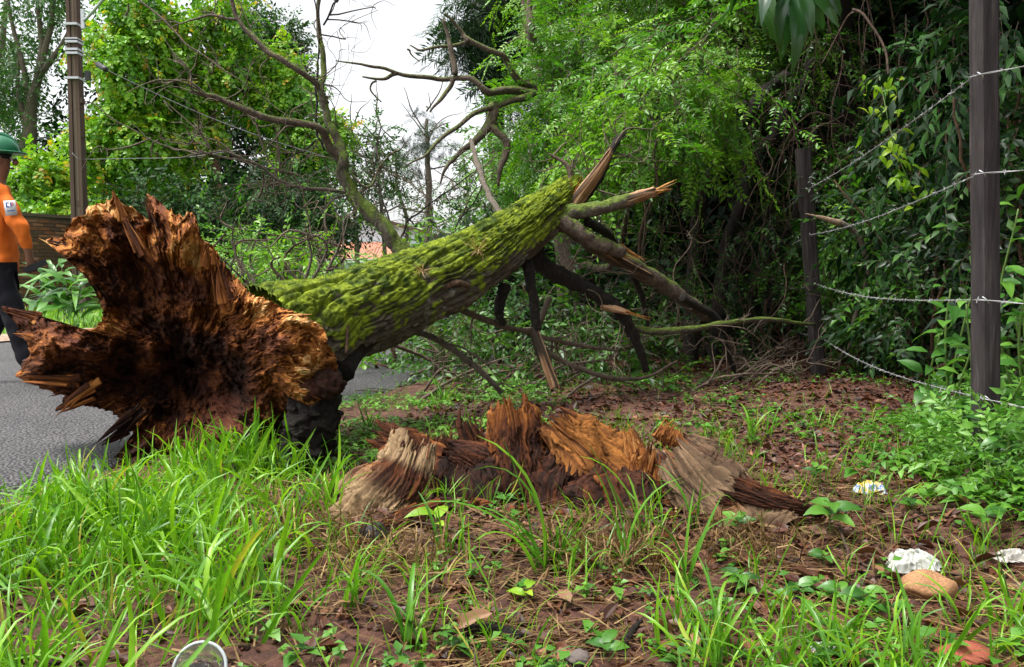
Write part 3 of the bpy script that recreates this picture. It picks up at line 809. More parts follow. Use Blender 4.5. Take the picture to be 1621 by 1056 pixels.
# ================================================================ right-hand wood
# standing tree behind the broken end of the trunk
d = 10.0
tp = [gnd(915, d), P(908, 400, d), P(900, 270, d), P(886, 190, d), P(862, 100, d), P(846, 0, d), P(842, -120, d)]
lm = [([P(848, 150, 8.6), P(800, 140, 8.3), P(772, 150, 8.1), P(742, 122, 8), P(700, 119, 8), P(640, 116, 7.9), P(590, 98, 7.8), P(536, 90, 7.7)], [.05, .04, .034, .026, .022, .018, .013, .005]),
      ([P(628, 116, 7.9), P(605, 127, 7.9), P(574, 123, 7.9)], [.022, .015, .008]),
      ([P(596, 128, 7.9), P(591, 148, 7.9), P(607, 167, 7.9)], [.01, .006]),
      ([P(855, 142, 9), P(818, 128, 8.6), P(800, 100, 8.5), P(786, 85, 8.4), P(742, 62, 8.3), P(730, 45, 8.3), P(704, 16, 8.2)], [.05, .036, .03, .028, .024, .02, .008]),
      ([P(742, 62, 8.3), P(722, 72, 8.3), P(690, 76, 8.2), P(662, 84, 8.2), P(645, 76, 8.2)], [.022, .015, .006]),
      ([P(645, 78, 8.2), P(650, 90, 8.2), P(665, 101, 8.2)], [.01, .005]),
      ([P(845, 150, 8.5), P(790, 163, 8.2), P(740, 190, 8), P(700, 215, 7.9), P(668, 245, 7.8), P(635, 265, 7.8)], [.04, .028, .022, .017, .012, .005]),
      ([P(782, 165, 8.2), P(776, 195, 8.1), P(752, 222, 8), P(722, 242, 8), P(706, 262, 7.9), P(700, 285, 7.9)], [.055, .05, .034, .02, .016, .007]),
      ([P(776, 200, 8.1), P(800, 225, 8.1), P(801, 245, 8.1), P(792, 265, 8.1), P(788, 290, 8.1)], [.035, .035, .03, .012]),
      ([P(716, 125, 8), P(713, 140, 8), P(700, 160, 7.9), P(683, 174, 7.9)], [.022, .02, .008]),
      ([P(720, 118, 8), P(720, 90, 8), P(712, 60, 8), P(700, 30, 8)], [.03, .025, .012]),
      ([P(862, 95, 9.5), P(842, 60, 9), P(834, 20, 9), P(838, -30, 9)], [.05, .04, .02]),
      ([P(880, 120, 9.6), P(892, 95, 9.4), P(906, 60, 9.2), P(930, 20, 9)], [.06, .04, .02])]
cr = []
for (x, y, r_, n_) in [(940, 60, .6, 42), (1000, 110, .6, 42), (905, 165, .5, 34), (860, 225, .4, 22), (965, 190, .55, 40), (1075, 70, .6, 42), (1150, 35, .6, 42), (1020, 15, .6, 42),
                    (1095, 140, .5, 30), (1205, 60, .5, 30), (1265, 25, .5, 28), (835, 180, .3, 14), (960, -40, .9, 45), (1100, -50, .9, 45), (860, 40, .35, 16), (1010, 215, .4, 26), (820, 250, .35, 18), (910, 240, .35, 24),
                    (1040, 160, .45, 26), (870, -50, .7, 26), (930, 120, .5, 30), (990, 60, .6, 34)]:
    cr.append((P(x, y, 9.2 + rng.uniform(-.9, .8)), (r_, r_, r_ * .8), n_))
for (x, y, dd, r_, n_) in [(925, 232, 7.0, .22, 9), (985, 190, 6.8, .3, 14), (1040, 150, 6.8, .3, 14), (1090, 195, 7.0, .28, 11), (1155, 125, 6.9, .32, 13), (1015, 255, 6.9, .2, 7), (1080, 110, 6.9, .3, 12), (1140, 60, 7.0, .35, 13), (960, 130, 7.2, .35, 14)]:
    cr.append((P(x, y, dd), (r_, r_, r_ * .8), n_))
tree('standing_tree', 'standing tree with bright feathery leaves and dead limbs behind the broken trunk', gnd(915, d), tp, [.24, .2, .17, .15, .12], cr, SP['pin'], [LM['bright'], WM['twig']], lm, WM['mossy2'], size=1.0, tint=(.52, .2), droop=.35, autolimb=True)
cr = [(P(x, y, 15), (r_, r_, r_ * .6), n_) for x, y, r_, n_ in [(785, 25, .5, 14), (765, 50, .3, 7), (815, 70, .45, 11), (775, -20, .45, 12), (815, -30, .6, 14), (790, 72, .35, 8), (840, 30, .6, 10)]]
tree('feathery_tree', 'dark feathery-leaved tree high at the top centre against the sky', gnd(800, 15), [gnd(800, 15), P(795, 300, 15), P(770, 60, 15), P(760, -60, 15)], [.22, .18, .12, .05], cr, SP['feather'], [LM['blue'], WM['twig']], [], WM['dark'], size=1.15, tint=(.5, .2), droop=.5)
# leaves left of the standing tree's trunk, over the fallen trunk
cr = [(P(x, y, 11.5), (r_, r_, r_ * .8), n_) for x, y, r_, n_ in [(785, 335, .4, 50), (800, 290, .5, 60), (790, 370, .5, 60), (840, 300, .5, 60), (820, 220, .5, 50), (740, 385, .35, 36), (860, 260, .5, 60)]]
tree('understorey_tree', 'mid green understorey tree above the middle of the fallen trunk', gnd(800, 11.5), [gnd(800, 11.5), P(805, 400, 11.5), P(820, 240, 11.5)], [.1, .08, .03], cr, SP['simple'], [LM['mid'], WM['twig']], [], WM['dark'], size=1.0, tint=(.55, .2))

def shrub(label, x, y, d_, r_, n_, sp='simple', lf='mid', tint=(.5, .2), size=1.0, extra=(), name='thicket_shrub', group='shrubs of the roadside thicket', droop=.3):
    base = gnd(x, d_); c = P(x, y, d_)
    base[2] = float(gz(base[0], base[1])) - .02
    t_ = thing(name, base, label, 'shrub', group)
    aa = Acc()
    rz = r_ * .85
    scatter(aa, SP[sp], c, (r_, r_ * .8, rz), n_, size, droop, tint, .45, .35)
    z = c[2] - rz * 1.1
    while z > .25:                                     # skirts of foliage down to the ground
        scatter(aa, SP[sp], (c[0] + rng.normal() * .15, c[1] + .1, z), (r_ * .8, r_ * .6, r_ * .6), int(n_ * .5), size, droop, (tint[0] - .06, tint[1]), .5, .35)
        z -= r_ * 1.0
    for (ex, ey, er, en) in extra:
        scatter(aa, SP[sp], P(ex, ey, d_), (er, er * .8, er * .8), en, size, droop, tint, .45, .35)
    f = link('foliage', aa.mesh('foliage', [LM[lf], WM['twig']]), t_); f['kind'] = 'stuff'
    for j in range(5):
        e = c + rng.normal(size=3) * r_ * .6
        q = base + np.array([rng.normal() * .12, rng.normal() * .12, 0])
        V, F = tube_tris([q, (q + e) / 2 + rng.normal(size=3) * .15, e], [.018, .006], k=5, crook=.12, n=14, seed=j + x)
        link('stem', make_mesh('stem', V, F, WM['brown']), t_)
    return t_
SH = [
 ('small leafy shrub at the road end right of the root mass', 600, 575, 7.9, .28, 60, 'simple', 'bright', (.5, .2), 1.0),
 ('leafy shrub under the middle of the fallen trunk', 700, 545, 8.2, .42, 95, 'simple', 'mid', (.55, .2), 1.0),
 ('taller leafy shrub right of centre under the trunk', 790, 500, 8.4, .45, 110, 'simple', 'mid', (.6, .2), 1.0),
 ('shrub in the shade below the broken end of the trunk', 880, 470, 8.7, .5, 100, 'simple', 'mid', (.5, .2), 1.0),
 ('dim shrub behind the crossed broken limbs', 960, 520, 8.9, .5, 90, 'simple', 'mid', (.4, .2), 1.0),
 ('small-leaved shrub behind the long mossy pole branch', 1050, 430, 9.2, .5, 80, 'small', 'mid', (.4, .2), 1.2),
 ('low dark shrub left of the dark hollow', 1060, 545, 9.0, .42, 70, 'small', 'mid', (.42, .2), 1.2),
 ('sprig-covered shrub at the left foot of the far fence post', 1200, 480, 8.6, .36, 60, 'small', 'mid', (.55, .2), 1.2),
 ('shrub left of the far fence post top with small leaves', 1235, 345, 9.0, .4, 50, 'small', 'mid', (.5, .2), 1.2),
 ('leafy shrub right behind the far fence post', 1340, 330, 8.2, .5, 85, 'simple', 'mid', (.5, .2), .85),
 ('shrub behind the top wire between the posts', 1390, 255, 7.9, .45, 65, 'simple', 'mid', (.45, .2), .9),
 ('shrub with bright small leaves behind the second wire', 1385, 390, 7.2, .42, 95, 'small', 'bright', (.55, .2), 1.15),
 ('shrub behind the hanging broken stick', 1350, 470, 7.8, .45, 85, 'simple', 'mid', (.48, .2), .85),
 ('dense shrub between the fence posts at mid height', 1455, 365, 6.6, .42, 100, 'small', 'bright', (.5, .2), 1.15),
 ('dense shrub low between the posts behind the third wire', 1430, 500, 6.8, .42, 85, 'simple', 'mid', (.45, .2), .8),
 ('tall shrub left of the near post with drooping leaves', 1500, 270, 6.2, .42, 80, 'lance', 'dark', (.65, .2), .8),
 ('shrub close left of the near post at wire height', 1505, 420, 5.9, .36, 75, 'simple', 'mid', (.45, .2), .8),
 ('tall drooping shrub above left of the near post', 1490, 140, 6.8, .5, 60, 'lance', 'dark', (.65, .2), .85),
 ('drooping leafy shrub right of the near post top', 1625, 60, 5.2, .5, 80, 'lance', 'dark', (.7, .2), .9),
 ('shrub right of the near post at upper wire height', 1630, 230, 5.0, .45, 80, 'simple', 'mid', (.5, .2), .9),
 ('shrub at the right edge behind the second wire', 1640, 400, 4.8, .4, 80, 'simple', 'mid', (.5, .2), .9),
 ('high shrub with thin leaves near the top right vines', 1410, 60, 9.0, .5, 50, 'small', 'mid', (.45, .2), 1.3),
 ('high shrub amid the hanging brown vines', 1300, 130, 9.6, .5, 38, 'small', 'mid', (.45, .2), 1.3),
]
for q in SH: shrub(*q[:7], ('dark' if 940 < q[1] < 1240 else q[7]), (q[8][0] - (.14 if q[1] > 1240 else .02), .28), *q[9:])  # leaf colour darkened in the hollow and along the fence to imitate shade

# wood behind with shade put into its leaf colour, under an added light-blocking canopy
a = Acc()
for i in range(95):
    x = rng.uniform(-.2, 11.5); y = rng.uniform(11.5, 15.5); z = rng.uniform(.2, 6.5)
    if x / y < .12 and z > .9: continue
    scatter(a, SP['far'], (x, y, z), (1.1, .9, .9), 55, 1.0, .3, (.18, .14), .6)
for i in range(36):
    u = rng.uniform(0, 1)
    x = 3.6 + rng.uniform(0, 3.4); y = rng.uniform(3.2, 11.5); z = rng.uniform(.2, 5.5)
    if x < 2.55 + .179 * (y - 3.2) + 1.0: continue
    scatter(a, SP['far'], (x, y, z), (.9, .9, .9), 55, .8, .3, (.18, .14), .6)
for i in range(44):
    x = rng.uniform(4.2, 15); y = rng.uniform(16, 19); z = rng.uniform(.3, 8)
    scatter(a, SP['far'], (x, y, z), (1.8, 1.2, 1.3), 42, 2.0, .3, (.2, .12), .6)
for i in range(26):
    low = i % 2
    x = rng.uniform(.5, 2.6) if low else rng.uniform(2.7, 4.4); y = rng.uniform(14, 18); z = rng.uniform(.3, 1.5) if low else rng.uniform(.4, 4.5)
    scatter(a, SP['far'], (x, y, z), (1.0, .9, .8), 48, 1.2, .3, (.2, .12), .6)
tag(link('wood_interior', a.mesh('wood_interior', [LM['deep'], WM['dark']])), 'wood behind the fence thicket, leaves coloured near black to imitate shade', 'wood', None, 'stuff')
for i, (bx_, by_, hz, lab) in enumerate([(3.3, 9.4, 5.2, 'added canopy tree shading the thicket behind the far fence post'), (5.0, 7.2, 5.4, 'added canopy tree blocking sky light deep behind the near fence post'), (2.9, 11.8, 5.8, 'added canopy tree darkening the hollow behind the broken limbs'), (4.0, 4.9, 5.0, 'added canopy tree shading the right end of the fence'), (4.4, 1.6, 4.6, 'added unseen canopy tree blocking light beyond the right edge beside the camera'), (4.2, -1.4, 4.8, 'added unseen canopy tree blocking light behind the camera on the right')]):
    b0 = np.array([bx_, by_, 0.0])
    cr = cb(b0 + [0, 0, hz], (2.1, 1.9, .7), 13, .85, 56, 60 + i)  # crowns added above and beside the view to block sky light
    tree('light_block_canopy', lab, b0, [b0, b0 + [.2, -.1, 2], b0 + [0, .1, hz]], [.16, .13, .06], cr, SP['far'], [LM['mid'], WM['twig']], [], WM['dark'], 'added canopy trees blocking sky light', size=.75, tint=(.4, .2))

# bent dark stems in the hollow
t_ = thing('bent_dark_tree', gnd(1110, 8.0), 'dark bent multi-stemmed tree arching in the shaded hollow', 'tree')
for pth, rr in [([(1095, 600, 8), (1100, 480, 8), (1112, 330, 7.9), (1140, 240, 7.8), (1190, 165, 7.7), (1250, 120, 7.7)], [.1, .085, .075, .06]),
                ([(1130, 600, 8.3), (1140, 430, 8.3), (1175, 310, 8.2), (1230, 200, 8.1), (1290, 100, 8)], [.09, .08, .07, .05]),
                ([(1180, 168, 7.7), (1110, 172, 7.5), (1040, 185, 7.2), (985, 215, 6.9)], [.06, .055, .04]),
                ([(1112, 340, 7.9), (1060, 270, 7.8), (1030, 200, 7.8)], [.045, .03, .02]),
                ([(1190, 600, 8.6), (1200, 450, 8.6), (1260, 330, 8.5), (1285, 200, 8.4)], [.07, .06, .05])]:
    V, F = tube_tris([P(*q) for q in pth], [q * .75 for q in rr], n=50, k=12, crook=.08, rough=.25, seed=pth[0][0])
    link('stem', make_mesh('stem', V, F, WM['dark']), t_)

# dry lianas
t_ = thing('liana_tangle', gnd(1180, 7.4), 'tangle of brown leafless lianas arching over the dark hollow', 'vine')
rest = Acc()
def liana(pts, r_, i):
    V, F = tube_tris(pts, [r_, r_ * .9, r_ * .6], n=18, k=4, crook=.10, seed=i * 1.37, cap=False)
    if i < 90: link('liana', make_mesh('liana', V, F, WM['liana']), t_)
    else: rest.add(V, F)
for i in range(135):
    k = i % 5
    d0 = rng.uniform(6.9, 8.8)
    if k == 0:      # hanging strands at the top right
        x, y = rng.uniform(1250, 1530), rng.uniform(-60, 30)
        e = (x + rng.normal() * 25, y + rng.uniform(120, 330))
        pts = [P(x, y, d0), P((x + e[0]) / 2 + rng.normal() * 10, (y + e[1]) / 2, d0), P(*e, d0 + rng.normal() * .2)]
    elif k == 1:    # arcs over the hollow
        x, y = rng.uniform(1060, 1350), rng.uniform(70, 240)
        ex, ey = x - rng.uniform(60, 240), y + rng.uniform(60, 330)
        pts = [P(x, y, d0), P((x + ex) / 2 - 20, min(y, ey) - rng.uniform(-50, 40), d0 - .2), P(ex, ey, d0 - .3)]
    elif k == 2:    # crossing the broken limbs
        x, y = rng.uniform(960, 1280), rng.uniform(180, 420)
        a_ = rng.uniform(-.9, 2.4); L_ = rng.uniform(90, 260)
        pts = [P(x, y, d0 - .3), P(x + math.cos(a_) * L_ * .5 + rng.normal() * 25, y + math.sin(a_) * L_ * .5 + rng.normal() * 25, d0 - .4), P(x + math.cos(a_) * L_, y + math.sin(a_) * L_, d0 - .3)]
    elif k == 3:    # wide loops
        x, y = rng.uniform(1080, 1420), rng.uniform(20, 260)
        pts = [P(x - rng.uniform(40, 160), y + rng.uniform(40, 160), d0), P(x - 20, y - 15, d0 - .1), P(x + rng.uniform(40, 160), y + rng.uniform(20, 140), d0)]
    else:           # falling towards the litter
        x, y = rng.uniform(990, 1250), rng.uniform(300, 480)
        pts = [P(x, y, d0 - .3), P(x + rng.normal() * 50, y + 80, d0 - .4), P(x + rng.normal() * 90, y + rng.uniform(110, 150), d0 - .3)]
    liana(pts, rng.uniform(.002, .006), i)
lv = Acc()
for i in range(130):
    x, y = rng.uniform(1000, 1330), rng.uniform(60, 520)
    scatter(lv, SP['small'], P(x, y, rng.uniform(6.8, 7.8)), .1, 2, .75, .5, (.4, .28))
f_ = link('leaf_sprigs', lv.mesh('leaf_sprigs', [LM['mid'], WM['twig']]), t_); f_['kind'] = 'stuff'
o = link('fine_lianas', rest.mesh('fine_lianas', WM['liana']), t_); o['kind'] = 'stuff'
# pale leafless vine loops that stand out
for pts, r_ in [([(1010, 420, 6.6), (1018, 350, 6.5), (1040, 290, 6.5), (1035, 240, 6.5), (1048, 195, 6.5)], .011), ([(985, 330, 6.4), (1012, 305, 6.4), (1020, 350, 6.4), (1015, 420, 6.5)], .008),
                ([(1350, 15, 6.4), (1372, 30, 6.3), (1398, 75, 6.2), (1408, 120, 6.1)], .011), ([(1355, 18, 6.4), (1335, 40, 6.5), (1300, 100, 6.6)], .009), ([(1400, 125, 5.9), (1440, 135, 5.9), (1465, 155, 5.9)], .009)]:
    V, F = tube_tris([P(*q) for q in pts], [r_, r_ * .7], n=24, k=6, crook=.03)
    link('liana', make_mesh('liana', V, F, WM['liana']), t_)

# ---------------------------------------------------------------- leaf parts shared by the near plants
def leaf_mesh(name, mat, w, fold=.1, dr=.3, n=7, tipp=1.6, wave=.02):
    s = np.linspace(0, 1, n + 1)
    ww = w * .5 * np.sin(np.pi * np.clip(s, 0, 1) ** .8) ** .75 * (1 - .25 * s ** tipp); ww[0] = w * .02; ww[-1] = 0.001
    V = []
    for i, t in enumerate(s):
        z0 = .12 * math.sin(t * 2.2) - dr * t * t
        for sx in (-1, -.5, 0, .5, 1):
            V.append([sx * ww[i], t, z0 + abs(sx) * ww[i] * fold * 4 - (abs(sx) > .6) * ww[i] * .12 + wave * math.sin(t * 19 + sx * 2) * (abs(sx) > .6)])
    F = []
    for i in range(n):
        for j in range(4):
            o = i * 5 + j; F.append([o, o + 1, o + 6, o + 5])
    return make_mesh(name, np.array(V), np.array(F), mat)
LMESH = {'big': [leaf_mesh('leaf', LM['big'], .52, .08, d_) for d_ in (.15, .35, .6)], 'lime': [leaf_mesh('leaf', LM['lime'], .42, .08, d_) for d_ in (.2, .45)],
         'hang': [leaf_mesh('leaf', LM['hang'], .26, .1, d_, 8) for d_ in (.1, .25, .4)], 'ginger': [leaf_mesh('leaf', LM['big'], .24, .08, d_, 8) for d_ in (.4, .8, 1.1)],
         'dead': [leaf_mesh('leaf', LM['deadpart'], .5, f_, d_, 5, 1.6, .05) for f_, d_ in ((.2, .3), (.3, -.3), (.05, .1))]}
def add_leaf(parent, kind, pos, dr, L, hint=(0, -.3, 1), nm='leaf'):
    B = frames(np.asarray(dr, float)[None], np.asarray(hint, float)[None])[0]
    return link(nm, random.choice(LMESH[kind]), parent, M4(B, pos, L))
def stem_to(parent, pts, r_, mat=None, nm='stem'):
    V, F = tube_tris(pts, [r_, r_ * .5], n=12, k=6, crook=.01)
    return link(nm, make_mesh(nm, V, F, mat or STEM), parent)
STEM = plain('green_stem', (0.09, 0.16, 0.03), .5, .4, 0, .3, 20)

# overhanging branch with big glossy leaves at the top
t_ = thing('overhanging_branch', P(1300, -160, 2.7), 'overhanging sprig with large glossy dark leaves at the top edge', 'branch')
stem_to(t_, [P(1560, -420, 3.0), P(1400, -230, 2.8), P(1300, -150, 2.7), P(1255, -30, 2.65), P(1258, 0, 2.62)], .012, WM['twig'])
stem_to(t_, [P(1300, -150, 2.7), P(1220, -100, 2.7), P(1190, -40, 2.7)], .006, WM['twig'])
for (x, y, ex, ey, dd) in [(1195, -40, 1196, 32, 2.72), (1205, -35, 1228, 60, 2.7), (1215, -30, 1212, 40, 2.66), (1235, -25, 1250, 70, 2.62), (1240, -15, 1236, 88, 2.68), (1255, -10, 1262, 96, 2.6), (1258, 0, 1274, 92, 2.64), (1250, -20, 1226, 62, 2.58), (1265, -25, 1300, 40, 2.66), (1270, -40, 1322, 36, 2.7), (1280, -60, 1326, 20, 2.62), (1180, -60, 1128, 40, 2.75), (1185, -60, 1160, 15, 2.74), (1262, -30, 1284, 52, 2.55), (1230, -40, 1205, 22, 2.6)]:
    p0 = P(x, y, dd); p1 = P(ex, ey, dd + rng.normal() * .05)
    L_ = np.linalg.norm(p1 - p0)
    add_leaf(t_, 'hang', p0, p1 - p0, L_ * 1.12, (rng.normal() * .6, -1, .4 + rng.normal() * .3))

# lime-green creeper
t_ = thing('lime_creeper', P(1405, 300, 5.5), 'lime green creeper hanging in the thicket left of the near post', 'vine')
path = smooth_path([P(1392, 120, 5.6), P(1402, 170, 5.5), P(1412, 215, 5.45), P(1425, 255, 5.4), P(1445, 300, 5.4), P(1462, 330, 5.4)], 40)
V, F = tube_tris(path[::6], [.004, .003], n=30, k=5); link('stem', make_mesh('stem', V, F, STEM), t_)
for i in range(58):
    u = rng.random() ** 1.5
    p = path[int(u * 39)] + rng.normal(size=3) * [.07, .05, .045] * (1.15 - .6 * u)
    add_leaf(t_, 'lime', p, (rng.normal() * .8, -.35 + rng.normal() * .3, -.7 + rng.normal() * .35), rng.uniform(.055, .1), (rng.normal() * .5, -.8, .9))

# broad-leaved shrub beside the near post
def broad_shrub(label, stems, kind, n, L, spread, cat='shrub', name='broad_leaved_shrub', up=.1):
    t_ = thing(name, stems[0][0], label, cat)
    for s_ in stems:
        stem_to(t_, s_, .008)
        pth = smooth_path(s_, 40)
        for i in range(n):
            u = .2 + .8 * i / (n - 1)
            p = pth[int(u * 39)]
            a_ = i * 2.4 + rng.normal() * .4
            dr = np.array([math.cos(a_), math.sin(a_) - .3, up + rng.normal() * .25])
            add_leaf(t_, kind, p + nrm(dr) * spread * rng.random(), dr, L * rng.uniform(.65, 1.2) * (1.15 - .4 * u), (rng.normal() * .25, -.45, 1))
    return t_
def stm(bx_, by_, x, y, d_):
    b0 = P(bx_, 440, by_); b0[2] = 0.03
    e = P(x, y, d_)
    return [b0, b0 * .5 + e * .5 + rng.normal(size=3) * .05, e]
broad_shrub('broad-leaved green shrub at the left foot of the near post', [stm(1520, 4.1, 1505, 455, 4.0), stm(1530, 4.0, 1530, 480, 3.9), stm(1510, 4.2, 1490, 520, 4.1), stm(1540, 3.9, 1535, 560, 3.75), stm(1500, 4.3, 1545, 440, 4.2)], 'big', 13, .14, .05)
broad_shrub('broad-leaved shrub at the right edge behind the near post', [stm(1640, 3.9, 1612, 330, 3.8), stm(1650, 3.8, 1630, 420, 3.7), stm(1620, 3.9, 1608, 500, 3.75), stm(1660, 3.6, 1625, 560, 3.5), stm(1640, 4.0, 1640, 250, 3.9)], 'big', 13, .13, .05)
broad_shrub('low light green shrub at the right foot of the near post', [stm(1610, 3.3, 1600, 640, 3.2), stm(1625, 3.2, 1618, 600, 3.1), stm(1580, 3.1, 1560, 660, 3.05), stm(1600, 3.0, 1590, 690, 2.95), stm(1640, 3.0, 1635, 650, 2.9)], 'big', 12, .085, .04, up=.25)
for k_, (x, y, lab) in enumerate([(1545, 735, 'leafy light green weed clump before the near post foot'), (1598, 720, 'leafy weed clump at the right edge before the post'), (1490, 700, 'leafy weed clump left of the near post foot'), (1565, 790, 'lower weed clump in front of the near post'), (1615, 780, 'weed clump at the right edge below the post'), (1450, 740, 'weed clump on the soil between posts and wrapper')]):
    c = GG(x, y); t_ = thing('weed_clump', c, lab, 'weed', 'weed clumps by the near post')
    aa = Acc()
    scatter(aa, SP['simple'], c + [0, 0, .1], (.15, .13, .11), 46, .42, -.1, (.66, .2), .5)
    f = link('foliage', aa.mesh('foliage', [LM['cover'], STEM]), t_); f['kind'] = 'stuff'
    for j in range(3):
        stem_to(t_, [c + rng.normal(size=3) * [.03, .03, 0], c + rng.normal(size=3) * .03 + [0, 0, .07], c + rng.normal(size=3) * .05 + [0, 0, .17]], .0025)
broad_shrub('clump of long upright leaves in front of the brick wall', [stm(100, 14.5, 98, 425, 14.5), stm(112, 14.3, 116, 440, 14.3), stm(88, 14.6, 82, 420, 14.6), stm(125, 14.2, 128, 450, 14.2), stm(70, 14.6, 70, 435, 14.6), stm(105, 14.0, 108, 455, 14.0)], 'ginger', 10, .62, .04, 'plant', 'lily_clump', .7)

# ---------------------------------------------------------------- fence
WPOST = wood_mat('weathered_post', [(0.25, (0.011, 0.009, 0.009)), (0.55, (0.04, 0.032, 0.032)), (0.75, (0.11, 0.09, 0.088))], (40, 40, 3), .85, .9, .01)
def post(label, bx_, by_, top, w, lean):
    b0 = np.array([bx_, by_, float(gz(bx_, by_)) - .25])
    t_ = thing('fence_post', (bx_, by_, 0), label, 'fence post', 'fence posts')
    rot = math.radians(14)
    n_ = 30; s = np.linspace(0, 1, n_)
    cs = []
    for q in range(4):
        for f in np.linspace(0, 1, 5, endpoint=False):
            c0 = np.array([[-1, -1], [1, -1], [1, 1], [-1, 1]][q], float); c1 = np.array([[1, -1], [1, 1], [-1, 1], [-1, -1]][q], float)
            v = c0 * (1 - f) + c1 * f
            if f == 0: v = v * .93
            cs.append(v * w / 2)
    cs = np.array(cs); R = np.array([[math.cos(rot), -math.sin(rot)], [math.sin(rot), math.cos(rot)]]); cs = cs @ R.T
    ctr = b0 + s[:, None] * (np.array(top) - b0)
    wob = 1 + .10 * fbm(st(cs[None, :, 0] * 60, cs[None, :, 1] * 60, s[:, None] * 6 + bx_), 3) - .06 * np.abs(vn(st(cs[None, :, 0] * 140 + 0 * s[:, None], cs[None, :, 1] * 140 + 0 * s[:, None], s[:, None] * 4)))
    V = ctr[:, None] + np.concatenate([cs[None] * wob[..., None], np.zeros((n_, 20, 1))], -1)
    V = V.reshape(-1, 3); F = grid_faces(20, n_, True)
    V = np.concatenate([V, [ctr[-1] + [0, 0, .004]]]); k = (n_ - 1) * 20; j = np.arange(20)
    F = np.concatenate([F[:, [0, 1, 2]], F[:, [0, 2, 3]], np.stack([k + j, k + (j + 1) % 20, np.full(20, len(V) - 1)], -1)])
    link('timber', make_mesh('timber', V, F, WPOST, smooth=False), t_)
    return t_
pn = np.array([1.80, 3.3]); pf = np.array([2.46, 7.0]); p3 = np.array([2.75, 1.2]); p4 = np.array([3.2, 11.0])
POSTS = [post('tall dark timber fence post near the right edge', *pn, P(1557, -130, 3.28), .076, 0), post('shorter leaning timber fence post farther along the fence', *pf, P(1271, 236, 7.0), .092, 0),
         post('timber fence post beyond the right edge of the view', *p3, (2.75, 1.2, 2.0), .1, 0), post('timber fence post buried in the dark thicket', *p4, (3.15, 11.0, 1.7), .1, 0)]
for t_, hts in zip(POSTS[:2], [[(1548, 120), (1551, 275), (1556, 475), (1560, 632)], [(1274, 300), (1279, 372), (1287, 450), (1297, 534)]]):
    for (x, y) in hts:
        d_ = (3.22 if t_ is POSTS[0] else 6.92)
        p = P(x + 4, y, d_)
        V, F = tube_tris([p + [-.012, 0, .012], p + [0, -.012, 0], p + [.012, 0, -.012]], [.0025, .0025], n=5, k=5)
        link('staple', make_mesh('staple', V, F, galv), t_)
WIRE = plain('rusty_galvanised_wire', (0.36, 0.355, 0.36), .5, .5, .3, .4, 30)
wires = [('topmost barbed wire strand of the fence', P(1543, 120, 3.2), P(1278, 300, 6.92), 1.55), ('second barbed wire strand from the top of the fence', P(1550, 275, 3.2), P(1283, 372, 6.92), 1.2),
         ('third barbed wire strand from the top of the fence', P(1556, 475, 3.2), P(1292, 450, 6.92), .72), ('lowest barbed wire strand, running down to the ground plants', P(1560, 632, 3.2), P(1299, 534, 6.92), .36)]
for i, (lab, a0, b0, z) in enumerate(wires):
    t_ = thing('barbed_wire', a0, lab, 'barbed wire', 'barbed wires of the fence')
    c0 = np.array([p3[0], p3[1], z]); e0 = np.array([p4[0], p4[1], z - .02])
    pth = np.concatenate([np.linspace(c0, a0, 14)[:-1], np.linspace(a0, b0, 60)[:-1], np.linspace(b0, e0, 20)])
    s = np.concatenate([np.linspace(0, 1, 14)[:-1], np.linspace(0, 1, 60)[:-1], np.linspace(0, 1, 20)])
    pth[:, 2] -= .025 * np.sin(s * np.pi) * (1 + .4 * i)
    aa = Acc()
    for ph in (0, math.pi):
        q = smooth_path(pth, 420); u = np.arange(420) * .9 + ph
        off = np.stack([np.cos(u), 0 * u, np.sin(u)], -1) * .0017
        V, F = tube_tris(q + off, [.0014, .0014], n=420, k=4, cap=False); aa.add(V, F)
    link('strand', aa.mesh('strand', WIRE), t_)
    aa = Acc(); q = smooth_path(pth, 1000)
    L_ = np.concatenate([[0], np.cumsum(np.linalg.norm(np.diff(q, axis=0), axis=1))])
    for l_ in np.arange(.05, L_[-1], .125):
        p = np.array([np.interp(l_, L_, q[:, j]) for j in range(3)])
        for _ in range(2):
            dv = nrm(rng.normal(size=3) * [1, .3, 1]) * .014
            V, F = tube_tris([p - dv, p, p + dv], [.0006, .0019, .0006], n=5, k=3, cap=False); aa.add(V, F)
    o = link('barbs', aa.mesh('barbs', WIRE), t_); o['kind'] = 'stuff'
# broken stick hanging on the fence
t_ = thing('hanging_stick', P(1345, 545, 6.7), 'crooked broken stick hanging on the wires right of the far post', 'stick')
V, F = tube_tris([P(1330, 352, 6.6), P(1355, 370, 6.6), P(1367, 395, 6.6), P(1372, 430, 6.6), P(1366, 470, 6.6), P(1352, 505, 6.62), P(1347, 540, 6.65), P(1333, 560, 6.68), P(1328, 585, 6.7)], [.024, .022, .02, .018, .013, .007], n=40, k=8, crook=.02, rough=.1)
link('bark_length', make_mesh('bark_length', V, F, WM['grey']), t_)
V, F = tube_tris([P(1275, 338, 6.6), P(1295, 343, 6.58), P(1312, 348, 6.58), P(1330, 354, 6.6)], [.003, .009, .02, .026], n=14, k=9, rough=.35)
link('torn_end', make_mesh('torn_end', V, F, wood_mat('pale_torn_wood', [(0.3, (.2, .12, .08)), (0.7, (.5, .36, .25))], (70, 70, 70), .8, 1.0, .01)), t_)

